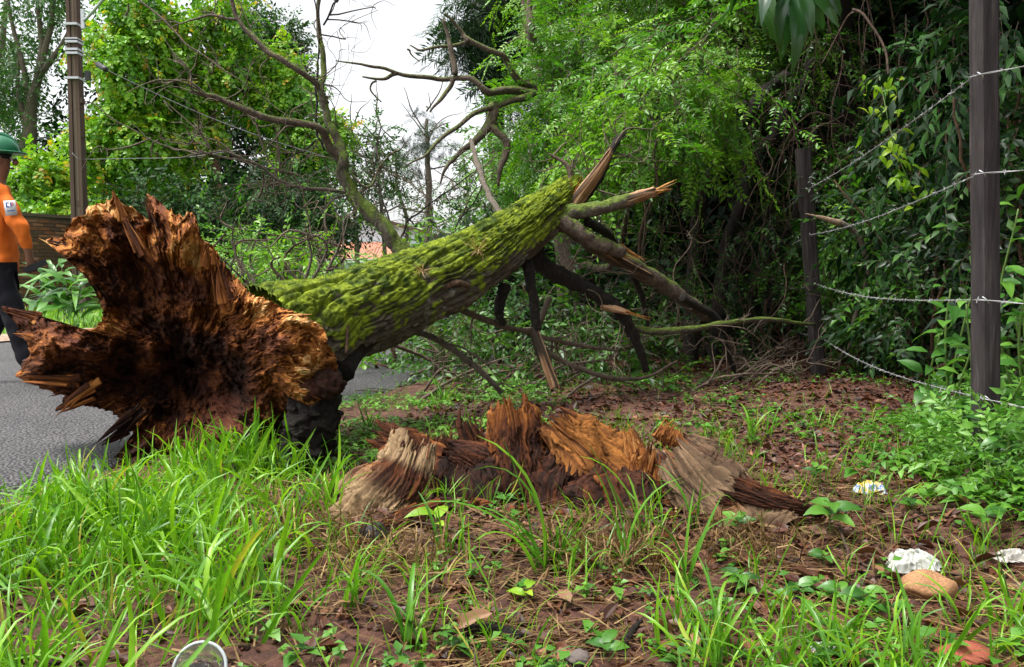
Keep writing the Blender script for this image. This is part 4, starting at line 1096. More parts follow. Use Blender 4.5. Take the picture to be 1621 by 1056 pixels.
# ================================================================ FALLEN TREE
FT = thing('fallen_tree', (-.95, 4.0, 0.0), 'fallen mossy tree with torn rotten root mass lying across the road edge', 'tree')
WOODRAMP = np.array([[.014, .007, .005], [.04, .015, .009], [.11, .036, .014], [.27, .09, .022], [.46, .19, .045], [.6, .36, .15]])
def woodcol(t):
    t = np.clip(t, 0, 1) * 5
    return np.stack([np.interp(t, np.arange(6), WOODRAMP[:, j]) for j in range(3)], -1)

# ---- trunk
TP = [P(432, 548, 4.08), P(520, 508, 4.3), P(640, 463, 4.72), P(760, 408, 5.15), P(850, 347, 5.5), P(912, 298, 5.78)]
TR = [.29, .235, .218, .18, .142, .10]
nu, nv = 270, 390
p = smooth_path(TP, nv); s = np.linspace(0, 1, nv)
r = np.interp(s, np.linspace(0, 1, 6), TR)
t, x, bn = path_frames(p)
Ltr = np.linalg.norm(np.diff(p, axis=0), axis=1).sum()
th = np.linspace(0, 2 * np.pi, nu, endpoint=False)
S, TH = np.meshgrid(s * Ltr, th, indexing='ij')
cx, sx = np.cos(TH), np.sin(TH)
W = fbm(st(cx * 1.6, sx * 1.6, S * 3.5), 4) * .6
tw = TH + S * .5
cx, sx = np.cos(tw + W * .35), np.sin(tw + W * .35)
R1 = np.abs(vn(st(cx * 5.2, sx * 5.2, S * 2.6 + 4))); R2 = np.abs(vn(st(cx * 10 + 9, sx * 10, S * 5.2)))
furrow = np.clip(1 - np.minimum(R1 * 4.2, R2 * 4.5 + .12), 0, 1)
plate = fbm(st(cx * 16, sx * 16, S * 22), 3)
big = fbm(st(np.cos(TH) * 1.1, np.sin(TH) * 1.1, S * 1.6), 3)
disp = .03 * big - .034 * furrow ** 1.3 + .009 * plate + .006 * fbm(st(cx * 40, sx * 40, S * 60), 2)
knot = np.exp(-(((S - 1.25) / .11) ** 2 + (np.angle(np.exp(1j * (TH - 4.0))) / .42) ** 2))
rr = r[:, None] + disp + .03 * knot
N = np.cos(TH)[..., None] * x[:, None] + np.sin(TH)[..., None] * bn[:, None]
V = p[:, None] + rr[..., None] * N
up = N[..., 2]; lf = -N[..., 0] * .3 - N[..., 1] * .38
m0 = fbm(st(V[..., 0] * 7, V[..., 1] * 7, V[..., 2] * 7), 4)
m1 = fbm(st(V[..., 0] * 30, V[..., 1] * 30, V[..., 2] * 30), 3)
mossf = sstep(-.05, .35, up + lf + m0 * .95 + m1 * .6 - furrow * .8 + .36)
bk = np.array([.03, .024, .018])[None, None] + (.5 + .5 * plate[..., None]) * np.array([.12, .098, .072])
mo = np.array([.03, .055, .006])[None, None] + np.clip(.45 + .9 * m1 + .5 * m0, 0, 1.2)[..., None] * np.array([.21, .25, .015])
lich = sstep(.35, .5, fbm(st(V[..., 0] * 13 + 5, V[..., 1] * 13, V[..., 2] * 13), 3))[..., None] * .35
bk = bk * (1 - lich) + np.array([.42, .42, .36]) * lich
colr = bk * (1 - mossf[..., None]) + mo * mossf[..., None]
trunk = link('trunk', make_mesh('trunk', V.reshape(-1, 3), grid_faces(nu, nv, True), WM['trunk'], None, colr.reshape(-1, 3)), FT)
# moss fuzz: short blades standing on the mossy bark
mi = np.flatnonzero(mossf.ravel() > .7)
mi = rng.choice(mi, min(len(mi), 22000), replace=False)
pos = V.reshape(-1, 3)[mi]; nn = N.reshape(-1, 3)[mi] + rng.normal(size=(len(mi), 3)) * .55
fz = T([[-.12, 0, 0], [.12, 0, 0], [0, 1, .1]], [[0, 1, 2]])
aa = Acc()
inst(aa, fz, pos, frames(nn, rng.normal(size=(len(mi), 3))), rng.uniform(.004, .011, len(mi)), np.clip(.5 + .3 * rng.normal(size=len(mi)) * .6 + .4 * m1.ravel()[mi], 0, 1))
MOSS = leaf_mat('moss_fuzz', [(0.0, (0.035, 0.07, 0.006)), (0.5, (0.14, 0.2, 0.012)), (1.0, (0.3, 0.36, 0.025))], .85, .25, .1)
o = link('moss', aa.mesh('moss', MOSS), trunk); o['kind'] = 'stuff'

# ---- torn root mass
OUT = [(180, 303), (186, 318), (205, 330), (222, 342), (243, 352), (234, 330), (231, 309), (247, 318), (262, 330), (288, 344), (298, 334), (310, 345), (316, 372), (336, 388), (352, 412), (372, 440), (400, 468), (440, 482), (482, 498), (510, 520),
       (524, 552), (534, 585), (530, 622), (520, 655), (508, 700), (484, 742), (440, 752), (415, 742), (360, 752), (300, 742), (236, 712), (205, 735), (160, 764), (168, 742), (214, 690), (196, 662), (152, 646), (118, 640), (80, 655), (104, 628), (60, 612), (28, 594), (48, 574), (34, 545),
       (26, 530), (30, 516), (4, 487), (40, 494), (82, 508), (118, 524), (146, 522), (160, 508), (163, 492), (146, 452), (118, 410), (92, 396), (76, 386), (94, 378), (112, 360), (116, 350), (148, 330), (166, 324)]
O = np.array(OUT, float); CC = np.array([300.0, 575.0])
Od = np.concatenate([O[i] + (O[(i + 1) % len(O)] - O[i]) * np.linspace(0, 1, 60)[:, None] for i in range(len(O))])
oa = np.arctan2(CC[1] - Od[:, 1], Od[:, 0] - CC[0]); orr = np.hypot(*(Od - CC).T)
nth = 760
th = np.linspace(-np.pi, np.pi, nth, endpoint=False)
bins = np.full(nth, -1.0); idx = ((oa + np.pi) / (2 * np.pi) * nth).astype(int) % nth
np.maximum.at(bins, idx, orr)
ok = bins > 0
R = np.interp(th, th[ok], bins[ok], period=2 * np.pi)
ct, sn = np.cos(th), np.sin(th)
sp = .30 * vn(st(ct * 8, sn * 8, 4.0)) + .5 * np.abs(vn(st(ct * 21, sn * 21, 1.0))) + .5 * np.abs(vn(st(ct * 47, sn * 47, 3.0))) * (.5 + .5 * vn(st(ct * 6, sn * 6, 9.0)))
R = R * (1.02 - .06 * sp) - 2.5 * np.abs(vn(st(ct * 90, sn * 90, 6.0)))
nf, nb_ = 124, 36
vf = np.linspace(0.02, 1, nf) ** .85
VF, THg = np.meshgrid(vf, th, indexing='ij')
Rg = np.broadcast_to(R, VF.shape)
PX = CC[0] + VF * Rg * np.cos(THg); PY = CC[1] - VF * Rg * np.sin(THg)
xm = (PX - 300) / F_PX * 3.7; zm = (575 - PY) / F_PX * 3.7
c1, s1 = np.cos(THg), np.sin(THg)
def pn(f, z, o=3, g=.5): return fbm(st(PX * f, PY * f, z + 0 * PX), o, g)
warp = 2.2 * (1 - VF) ** 3 * pn(.02, 61., 3) + .34 * pn(.010, 1.) + .10 * pn(.035, 2.) + .03 * pn(.1, 3., 2)
cw, sw = np.cos(THg + warp), np.sin(THg + warp)
fm = .35 + .65 * sstep(-.25, .35, pn(.014, 11.))
fib1 = vn(st(cw * 13, sw * 13, VF * 2.6)); fib2 = vn(st(cw * 34, sw * 34, VF * 5 + 5)); fib3 = vn(st(cw * 85, sw * 85, VF * 9 + 2)); fib4 = vn(st(cw * 135, sw * 135, VF * 14 + 2))
lay = vn(st(cw * 5 + 3, sw * 5, VF * 4)); lay2 = vn(st(cw * 12 + 3, sw * 12, VF * 9 + 8))
steps = (np.floor(lay * 4) / 4) * .6 + (np.floor(lay2 * 3 + .4 * fib3) / 3) * .4
crumb = pn(.035, 2., 5, .62); crumb2 = pn(.11, 5., 3, .6); crumb3 = np.abs(pn(.06, 15., 3, .6))
rot = np.clip(sstep(1.0, .5, VF + .45 * pn(.012, 8.)) * sstep(400, 500, PY + 60 * pn(.02, 21.)), 0, 1)   # crumbly rotten heart
fibw = (1 - .85 * rot) * sstep(.12, .5, VF)
bowl = .40 * np.exp(-(((PX - 290) / 95) ** 2 + ((PY - 610) / 62) ** 2)) + .14 * np.exp(-(((PX - 255) / 70) ** 2 + ((PY - 470) / 90) ** 2)) + .16 * np.exp(-(((PX - 190) / 32) ** 2 + ((PY - 585) / 70) ** 2)) + .16 * np.exp(-(((PX - 205) / 26) ** 2 + ((PY - 420) / 30) ** 2)) + .14 * np.exp(-(((PX - 455) / 22) ** 2 + ((PY - 690) / 50) ** 2))
ridge = -.10 * np.exp(-(((PX - 470) / 40) ** 2 + ((PY - 560) / 130) ** 2)) - .10 * np.exp(-(((PX - 90) / 80) ** 2 + ((PY - 560) / 50) ** 2)) - .10 * np.exp(-(((PX - 340) / 50) ** 2 + ((PY - 690) / 60) ** 2)) \
        - .09 * np.exp(-(((PX - 300) / 40) ** 2 + ((PY - 420) / 60) ** 2)) - .08 * np.exp(-(((PX - 380) / 60) ** 2 + ((PY - 560) / 40) ** 2))
D = 3.74 - .28 * xm - .12 * zm + bowl + ridge - .11 * pn(.011, 30., 3)
D = D - fibw * fm * (.022 * fib1 + .014 * fib2 + .010 * fib3 + .005 * fib4) - .095 * steps * (.3 + .7 * VF) * sstep(.05, .4, VF) - (.3 + .7 * rot + .9 * sstep(.5, .15, VF)) * (.05 * crumb + .016 * crumb2) + .05 * rot * crumb3 - .10 * np.floor(pn(.018, 51., 2) * 5 + .25 * fib3) / 5 - .05 * np.floor(pn(.05, 52., 2) * 4 + .2 * fib3) / 4
D = D + .05 * sstep(.9, 1.0, VF)
front = PA(PX, PY, D)
# flare back to the trunk
rim = front[-1]
e1 = nrm(np.cross(t[0], [0, 0, 1.0])); e2 = np.cross(e1, t[0])
if e1[0] < 0: e1 = -e1
if e2[2] < 0: e2 = -e2
ring = p[15] + (.27 * (ct[:, None] * e1 + sn[:, None] * e2))
sb = np.linspace(0, 1, nb_ + 1)[1:]
w = (sb ** .75)[:, None, None]
Rs = np.convolve(np.concatenate([R[-15:], R, R[:15]]), np.ones(31) / 31, 'valid')
Dr = D[-1]; Dr = np.convolve(np.concatenate([Dr[-15:], Dr, Dr[:15]]), np.ones(31) / 31, 'valid')
u1 = np.clip(sb / .55, 0, 1)[:, None]; rk = (R[None] * (1 - np.minimum(1, u1 * 3)) + np.minimum(R, Rs)[None] * np.minimum(1, u1 * 3)) * (1 - .62 * u1)
wr = .10 * fbm(st(ct[None] * 14 + 0 * u1, sn[None] * 14 + 0 * u1, u1 * 4 + 0 * ct[None]), 3)
plate_b = PA(CC[0] + rk * ct[None] * (1 + wr), CC[1] - rk * sn[None] * (1 + wr), Dr[None] + .05 + .42 * u1 ** .8 + .04 * vn(st(ct[None] * 20 + 0 * u1, sn[None] * 20 + 0 * u1, u1 * 5 + 0 * ct[None])))
w = sstep(.45, 1.0, sb)[:, None, None]
bk_ = plate_b * (1 - w) + ring[None] * w
qn = st(np.broadcast_to(ct * 12, bk_.shape[:2]), np.broadcast_to(sn * 12, bk_.shape[:2]), np.broadcast_to(sb[:, None] * 2, bk_.shape[:2]))
dirb = nrm(rim - rim.mean(0))
bk_ = bk_ + dirb[None] * (.03 * fbm(qn, 3) * np.sin(sb * np.pi)[:, None])[..., None]
Vr = np.concatenate([front, bk_], 0)
# colours: orange heartwood fibres above, chocolate rot in the heart, pale torn edges
tone = .40 + .10 * fib1 + .14 * fib2 + .16 * fib3 + .14 * fib4 + .26 * pn(.016, 3., 4, .6) + .08 * crumb2
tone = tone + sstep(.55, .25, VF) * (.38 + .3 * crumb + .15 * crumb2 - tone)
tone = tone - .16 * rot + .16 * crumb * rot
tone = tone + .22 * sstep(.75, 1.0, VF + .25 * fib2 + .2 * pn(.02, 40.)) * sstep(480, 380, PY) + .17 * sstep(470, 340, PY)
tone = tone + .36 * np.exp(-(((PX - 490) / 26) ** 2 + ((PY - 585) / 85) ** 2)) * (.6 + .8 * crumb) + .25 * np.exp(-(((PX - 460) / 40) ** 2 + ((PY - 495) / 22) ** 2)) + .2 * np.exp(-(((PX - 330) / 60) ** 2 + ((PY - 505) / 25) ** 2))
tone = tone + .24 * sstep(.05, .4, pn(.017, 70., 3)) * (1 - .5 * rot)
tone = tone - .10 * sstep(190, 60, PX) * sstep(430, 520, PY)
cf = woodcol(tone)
soil = sstep(.1, .45, fbm(st(PX * .02 + 4, PY * .02, 1.0 + 0 * PX), 3) + .5 * sstep(560, 690, PY) * sstep(200, 380, PX) - .1)[..., None] * .7
cf = cf * (1 - soil) + np.array([.11, .036, .02]) * (1 + .6 * crumb2[..., None]) * soil
cb_ = woodcol(.22 + .18 * vn(qn * 2)) * .8
cb_ = cb_ * (1 - sb[:, None, None] * .5) + np.array([.09, .075, .055]) * sb[:, None, None] * .5
mz = (sstep(.1, .5, dirb[None, :, 2] + .5 * fbm(qn * 1.5, 3)) * sstep(.2, .6, sb)[:, None])[..., None]
cb_ = cb_ * (1 - mz) + np.array([.12, .19, .015]) * mz
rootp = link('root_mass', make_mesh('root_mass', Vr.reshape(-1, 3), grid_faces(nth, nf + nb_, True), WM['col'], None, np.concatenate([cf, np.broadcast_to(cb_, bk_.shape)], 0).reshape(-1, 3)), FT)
# splinters sticking out of it
def splinter(base, tip, w, tone_, parent, nm='splinter', flat=.4, k=7, n=9):
    base = np.asarray(base); tip = np.asarray(tip)
    ax = nrm(tip - base); L_ = np.linalg.norm(tip - base)
    B = frames(ax[None], rng.normal(size=(1, 3)))[0]
    s_ = np.linspace(0, 1, n); a_ = np.linspace(0, 2 * np.pi, k, endpoint=False)
    prof = (1 - s_ ** 1.7) * .95 + .03
    rad = prof[:, None] * (1 + .45 * vn(st(np.cos(a_)[None] * 3 + base[0] * 50, np.sin(a_)[None] * 3, s_[:, None] * 3)))
    bend = rng.normal(size=2) * .06 * L_
    X = np.cos(a_)[None] * rad * w + (s_ ** 2)[:, None] * bend[0]; Z = np.sin(a_)[None] * rad * w * flat + (s_ ** 2)[:, None] * bend[1]
    Vl = np.stack([X, np.broadcast_to(s_[:, None] * L_, X.shape), Z], -1).reshape(-1, 3)
    col = woodcol(tone_ + .22 * vn(st(np.broadcast_to(np.cos(a_) * 4 + base[0] * 31, X.shape), np.broadcast_to(np.sin(a_) * 4, X.shape), np.broadcast_to(s_[:, None] * 2, X.shape)))).reshape(-1, 3)
    return link(nm, make_mesh(nm, Vl @ B.T + base, grid_faces(k, n, True), WM['col'], None, col), parent)
for i in range(120):
    j = rng.integers(nth); v = int(rng.uniform(.45, 1) ** .5 * (nf - 1))
    if PY[v, j] > 700 and i % 2: continue
    b0 = front[v, j]; b1 = front[max(0, v - 14), j]
    dv = nrm(b0 - b1) + rng.normal(size=3) * .12 + np.array([0, -.25, 0])
    L_ = rng.uniform(.03, .11)
    splinter(b0 - nrm(dv) * L_ * .5, b0 + nrm(dv) * L_ * .6, rng.uniform(.004, .013), float(np.clip(tone[v, j] + rng.normal() * .12, .05, .95)), rootp)
for (x0, y0, x1, y1, w_, tn, dz) in [(196, 345, 179, 300, .022, .62, 0), (250, 350, 231, 306, .03, .4, 0), (306, 372, 294, 333, .02, .2, 0), (110, 392, 75, 384, .018, .3, 0), (150, 612, 78, 656, .03, .66, -.06), (118, 600, 26, 594, .034, .6, -.05), (60, 505, 2, 486, .03, .45, -.03),
                                     (70, 545, 26, 531, .018, .62, -.05), (232, 718, 152, 768, .06, .35, -.1), (215, 735, 172, 752, .03, .2, -.1), (222, 655, 165, 700, .05, .1, .03), (205, 672, 152, 708, .03, .08, .03), (230, 400, 190, 325, .03, .6, -.05), (325, 420, 330, 385, .03, .62, -.06), (360, 480, 345, 420, .03, .55, -.06)]:
    dd = 3.74 - .28 * ((x0 - 300) / F_PX * 3.7) - .12 * ((575 - y0) / F_PX * 3.7) + dz
    p0, p1 = P(x0, y0, dd), P(x1, y1, dd - .01)
    for j in range(7):
        f_ = rng.uniform(.55, 1.0) if j else 1.0
        jit = rng.normal(size=3) * w_ * .55 * (j > 0)
        splinter(p0 + jit, p0 + jit * .6 + (p1 - p0) * f_, w_ * rng.uniform(.25, .6), tn + rng.normal() * .12 - .1, rootp, k=7, n=12)
# stringy torn fibres lying along the grain
def fibres(Vg, Cg, vmin, vmax, n_, L0, L1, w_, parent, nm, lift=.25, sgn=1):
    '''thin strips that follow the first grid direction of a surface (rows = along the grain)'''
    nr, nc = Vg.shape[:2]
    i = rng.integers(int(vmin * nr) + 3, int(vmax * nr) - 3, n_); j = rng.integers(0, nc, n_)
    p0 = Vg[i, j]; g = nrm(Vg[np.minimum(i + 3, nr - 1), j] - Vg[i - 3, j]) * sgn
    sd = nrm(np.cross(g, rng.normal(size=(n_, 3))) + 1e-6)
    L_ = rng.uniform(L0, L1, n_)[:, None]; o_ = nrm(np.array([0, -1.0, .2]) + rng.normal(size=(n_, 3)) * .35)
    w_ = w_ * rng.uniform(.5, 1.4, n_)[:, None]
    a0 = p0 - g * L_ * .4; m_ = p0 + g * L_ * .1 + o_ * L_ * .10; e_ = p0 + g * L_ * .6 + o_ * L_ * lift
    V = np.stack([a0 - sd * w_, a0 + sd * w_, m_ - sd * w_ * .8, m_ + sd * w_ * .8, e_], 1).reshape(-1, 3)
    F = (np.array([[0, 1, 3], [0, 3, 2], [2, 3, 4]])[None] + (np.arange(n_) * 5)[:, None, None]).reshape(-1, 3)
    c_ = np.clip(Cg[i, j] * rng.uniform(.6, 1.9, n_)[:, None] + .01, 0, .8)
    o = link(nm, make_mesh(nm, V, F, WM['col'], None, np.repeat(c_, 5, 0)), parent); o['kind'] = 'stuff'
fibres(front, cf, .5, 1.0, 4500, .015, .06, .0014, rootp, 'wood_fibres')
# knobbly root lump and buttress on the right
def lump(c, r_, name, parent, tone_, amp=.3, fr=9, seg=48, dv=None, seed=0.):
    a_ = np.linspace(0, 2 * np.pi, seg, endpoint=False); b_ = np.linspace(.02, np.pi - .02, seg // 2)
    A, Bq = np.meshgrid(a_, b_)
    q = st(np.sin(Bq) * np.cos(A), np.sin(Bq) * np.sin(A), np.cos(Bq))
    ff = 1 + amp * fbm(q * 2.2 + seed, 4) + amp * .5 * np.abs(vn(q * fr * .7 + seed))
    Vl = q * np.asarray(r_) * ff[..., None] + np.asarray(c)
    col = woodcol(tone_ + .2 * fbm(q * fr + seed, 3) + 0 * ff).reshape(-1, 3)
    return link(name, make_mesh(name, Vl.reshape(-1, 3), grid_faces(seg, seg // 2, True), WM['col'], None, col), parent)
lump(P(522, 608, 3.52), (.055, .05, .05), 'root_knob', FT, .12, .45, 9, seed=1.)
lump(P(498, 618, 3.54), (.06, .05, .04), 'root_knob', FT, .22, .45, 9, seed=2.)
V, F = tube_tris([P(470, 560, 3.75), P(500, 620, 3.66), P(492, 680, 3.62), P(462, 730, 3.6), P(440, 756, 3.6)], [.09, .10, .10, .085, .06], n=90, k=56, rough=.35, crook=.03)
V = V + .05 * np.stack([fbm(V * 14 + 11 * j, 5, .65) for j in range(3)], -1)
link('buttress_root', make_mesh('buttress_root', V, F, WM['dark']), FT)
V, F = tube_tris([P(545, 590, 4.1), P(572, 552, 4.3), P(610, 522, 4.5), P(650, 500, 4.62), P(690, 480, 4.75)], [.05, .04, .03, .025, .015], n=40, k=12, rough=.3, crook=.03)
link('bark_ridge', make_mesh('bark_ridge', V, F, WM['dark']), FT)
V, F = tube_tris([P(548, 560, 4.05), P(553, 510, 4.12), P(575, 492, 4.3), P(605, 495, 4.4)], [.008, .006], n=30, k=6, crook=.015)
link('rootlet', make_mesh('rootlet', V, F, WM['brown']), FT)
# hollow scar on the underside
V, F = tube_tris([P(688, 478, 4.72), P(700, 458, 4.7), P(720, 448, 4.72), P(740, 452, 4.8), P(735, 462, 4.8)], [.012, .018, .02, .016, .008], n=24, k=9, rough=.3)
link('scar_rim', make_mesh('scar_rim', V, F, WM['brown']), FT)

# ---- broken limbs of the fallen tree
def fibre_piece(pts, rr, nm, parent, seed, k=36, n=44):
    '''stripped, split wood: grooves and colour streaks run along the length, ends ragged'''
    pth = smooth_path(pts, n); s_ = np.linspace(0, 1, n); r_ = np.interp(s_, np.linspace(0, 1, len(rr)), rr)
    t_, x_, b_ = path_frames(pth); a_ = np.linspace(0, 2 * np.pi, k, endpoint=False); ca, sa = np.cos(a_), np.sin(a_)
    end = 1 - .18 * np.abs(vn(st(ca * 3 + seed, sa * 3, 1.0))) - .12 * np.abs(vn(st(ca * 9 + seed, sa * 9, 2.0)))
    Sg = s_[:, None] * end[None]; i0 = np.clip((Sg * (n - 1)).astype(int), 0, n - 2); f = (Sg * (n - 1) - i0)[..., None]
    C = pth[i0] * (1 - f) + pth[i0 + 1] * f; X = x_[i0]; Bn = b_[i0]
    g1 = vn(st(ca[None] * 3 + seed, sa[None] * 3, Sg * 2)); g2 = vn(st(ca[None] * 8 + seed, sa[None] * 8, Sg * 4))
    R_ = np.interp(Sg, s_, r_) * (1 + .28 * g1 + .16 * g2) * (1 - .25 * (sa[None] > .3))
    V = C + R_[..., None] * (ca[None, :, None] * X + sa[None, :, None] * Bn)
    c0 = np.broadcast_to(V[-1].mean(0) - t_[-1] * .02, (1, k, 3)); V = np.concatenate([V, c0], 0)
    tn = .55 + .25 * g1 + .35 * g2 + .2 * fbm(C * 30, 2); tn = np.clip(np.concatenate([tn, np.full((1, k), .5)], 0), 0, 1)
    barky = sstep(.0, .25, vn(st(ca[None] * 1.1 + seed, sa[None] * 1.1, Sg * 1.5)) - .1)
    cl = np.array([.2, .075, .03]) * (1 - tn[..., None]) + np.array([.6, .38, .22]) * tn[..., None]; cl[:-1] = cl[:-1] * (1 - barky[..., None]) + np.array([.06, .045, .032]) * barky[..., None]
    return V, link(nm, make_mesh(nm, V.reshape(-1, 3), grid_faces(k, n + 1, True), WM['col'], None, cl.reshape(-1, 3)), parent)
def rough3d(V, amp, f):
    return V + amp * np.stack([fbm(V * f + 11 * j, 4, .6) for j in range(3)], -1)
def limb(pts, rr, mat, nm='limb', twigs=0, seed=0, k=14, crook=.03, tl=.35, up=.2, tip=None, parent=None, tm=None):
    pts = [P(*q) for q in pts]
    n_ = max(20, 12 * len(pts))
    V, F = tube_tris(pts, rr, n=n_, k=k, crook=crook, rough=.3, seed=seed)
    if mat is WM['fresh']:
        V, o = fibre_piece(pts, rr, nm, parent or FT, seed)
    else:
        o = link(nm, make_mesh(nm, V, F, mat), parent or FT)
    if tip is not None:
        e = pts[-1]; dv = nrm(pts[-1] - pts[-2])
        for j in range(9):
            q = e - dv * .05 + rng.normal(size=3) * rr[-1] * .5
            splinter(q, e + dv * rng.uniform(.03, .14) + rng.normal(size=3) * rr[-1] * .6, rr[-1] * rng.uniform(.12, .35), .85 + rng.normal() * .08, o, k=5, n=6)
    if twigs:
        aa = Acc(); sm = smooth_path(pts, 60); q_ = np.random.default_rng(int(seed * 10) + 5)
        for j in range(twigs):
            i = int(q_.uniform(.15, 1) * 59); a0 = sm[i]
            dv = nrm(q_.normal(size=3) * [1, .6, 1] + [0, 0, up] + nrm(sm[min(59, i + 2)] - sm[max(0, i - 2)]) * .7)
            L_ = tl * q_.uniform(.35, 1.3)
            path = [a0, a0 + dv * L_ * .4 + q_.normal(size=3) * L_ * .08, a0 + dv * L_ * .75 + q_.normal(size=3) * L_ * .13, a0 + dv * L_ + q_.normal(size=3) * L_ * .2]
            r0 = q_.uniform(.003, .0075)
            V, F = tube_tris(path, [r0, r0 * .35], n=14, k=4, crook=.04, seed=j + seed, cap=False); aa.add(V, F)
            for _ in range(3):
                b0 = smooth_path(path, 20)[q_.integers(5, 19)]
                d2 = nrm(dv + q_.normal(size=3) * .8)
                l2 = L_ * q_.uniform(.2, .55)
                V, F = tube_tris([b0, b0 + d2 * l2 * .5 + q_.normal(size=3) * l2 * .1, b0 + d2 * l2], [r0 * .5, r0 * .2], n=8, k=3, crook=.03, seed=j * 3 + seed, cap=False); aa.add(V, F)
        w_ = link('twigs', aa.mesh('twigs', tm or WM['twig']), o); w_['kind'] = 'stuff'
    return o
fibre_piece([P(893, 345, 5.62), P(915, 312, 5.6), P(945, 272, 5.58), P(972, 230, 5.56)], [.04, .045, .036, .014], 'torn_shard', FT, 3.3)
fibre_piece([P(905, 325, 5.66), P(930, 290, 5.64), P(948, 262, 5.63)], [.035, .03, .01], 'torn_shard', FT, 5.1)
for j in range(6):
    q = P(900 + rng.normal() * 8, 330 + rng.normal() * 8, 5.6); splinter(q, P(930 + rng.normal() * 22, 275 + rng.normal() * 18, 5.58), .007, .66, FT, 'splinter', .5, 6, 8)
limb([(915, 320, 5.75), (944, 282, 5.8), (968, 236, 5.9), (985, 212, 6.1)], [.045, .038, .026, .014], WM['dark'], twigs=14, seed=1)
limb([(860, 350, 5.6), (905, 340, 5.55), (950, 328, 5.5), (1000, 315, 5.45)], [.06, .05, .042, .04], WM['mossy'], seed=2)
limb([(985, 319, 5.47), (1015, 309, 5.42), (1042, 301, 5.4)], [.038, .037, .03], WM['fresh'], 'stripped_limb', seed=3, tip=1)
limb([(868, 345, 5.55), (905, 362, 5.5), (950, 388, 5.55), (990, 402, 5.6)], [.07, .055, .05, .04], WM['mossy2'], seed=4, tip=1)
limb([(900, 355, 5.6), (945, 388, 5.7), (1000, 420, 5.9), (1060, 455, 6.1), (1120, 500, 6.3)], [.055, .055, .06, .055, .045], WM['mossy2'], seed=5, twigs=8)
limb([(945, 390, 5.6), (990, 415, 5.7), (1040, 440, 5.85)], [.02, .022, .008], WM['fresh'], 'torn_strip', seed=6)
limb([(840, 400, 5.55), (880, 432, 5.6), (925, 458, 5.65), (975, 490, 5.7), (1000, 530, 5.75), (1022, 588, 5.8)], [.06, .055, .05, .045, .035, .022], WM['dark'], twigs=10, seed=7)
limb([(952, 484, 5.68), (975, 489, 5.64), (1000, 496, 5.6)], [.024, .026, .014], WM['fresh'], 'stripped_limb', seed=8, tip=1)
limb([(990, 520, 5.8), (1050, 522, 5.9), (1110, 516, 6.0), (1200, 508, 6.3), (1288, 513, 6.75)], [.025, .024, .022, .018, .012], WM['mossy'], seed=9, twigs=6)
limb([(835, 415, 5.35), (842, 470, 5.3), (848, 525, 5.25)], [.04, .03, .028], WM['dark'], seed=10)
limb([(845, 520, 5.25), (860, 560, 5.2), (874, 600, 5.18), (882, 622, 5.17)], [.03, .032, .034, .03], WM['fresh'], 'stripped_limb', seed=11, k=8)
limb([(640, 520, 4.9), (690, 540, 5.0), (730, 570, 5.05), (790, 621, 5.08)], [.016, .018, .018, .012], WM['grey'], seed=12, twigs=5)
limb([(800, 450, 5.2), (795, 490, 5.2), (800, 515, 5.2)], [.035, .03, .02], WM['dark'], seed=13)
limb([(690, 470, 5.0), (760, 500, 5.2), (830, 522, 5.4), (880, 540, 5.5), (980, 560, 5.8)], [.02, .018, .016, .01], WM['twig'], seed=14, twigs=9)
limb([(930, 350, 5.6), (975, 380, 5.9), (1010, 450, 6.1), (1030, 520, 6.2)], [.03, .025, .02, .012], WM['dark'], seed=15, twigs=9)
limb([(1080, 470, 6.0), (1130, 505, 6.2), (1150, 560, 6.3), (1175, 600, 6.4)], [.03, .028, .02, .012], WM['dark'], seed=16, twigs=6)
limb([(870, 470, 5.5), (850, 540, 5.5), (900, 575, 5.6), (1000, 600, 5.8), (1070, 570, 6)], [.018, .016, .014, .008], WM['twig'], seed=17, twigs=9)
limb([(560, 560, 4.9), (600, 545, 5.1), (650, 560, 5.2), (700, 580, 5.3)], [.012, .012, .008], WM['twig'], seed=18, twigs=9)
limb([(745, 222, 7.4), (758, 262, 6.8), (770, 300, 6.2), (786, 334, 5.6), (800, 350, 5.4)], [.018, .02, .02, .018], WM['grey'], 'dead_branch', seed=19)
limb([(905, 290, 5.7), (895, 262, 5.7), (870, 245, 5.7)], [.02, .015, .006], WM['twig'], seed=20, twigs=5)
# air plants on the trunk
for k_, (x, y, d_, lab) in enumerate([(757, 395, 4.86, 'pale spiky air plant on the upper trunk'), (668, 428, 4.52, 'smaller air plant on the middle of the trunk')]):
    t_ = thing('air_plant', P(x, y, d_), lab, 'plant', 'air plants on the trunk')
    c = P(x, y, d_)
    bm_ = [make_mesh('blade', q['V'], q['F'], LM['dry']) for q in (blade_T(1, .05, .8), blade_T(1, .05, 1.4))]
    for me_ in bm_:
        a_ = me_.attributes.new('tint', 'FLOAT', 'POINT'); a_.data.foreach_set('value', np.full(len(me_.vertices), .9, np.float32))
    for j in range(34 - 10 * k_):
        z_ = nrm(rng.normal(size=3) * [1, .5, 1] + [0, -.7, -.1]); y_ = np.cross(z_, rng.normal(size=3))
        x_ = nrm(np.cross(y_, z_)); y_ = np.cross(z_, x_)
        link('blade', bm_[j % 2], t_, M4(np.stack([x_, y_, z_], -1), c, rng.uniform(.05, .11) * (1 - .2 * k_)))

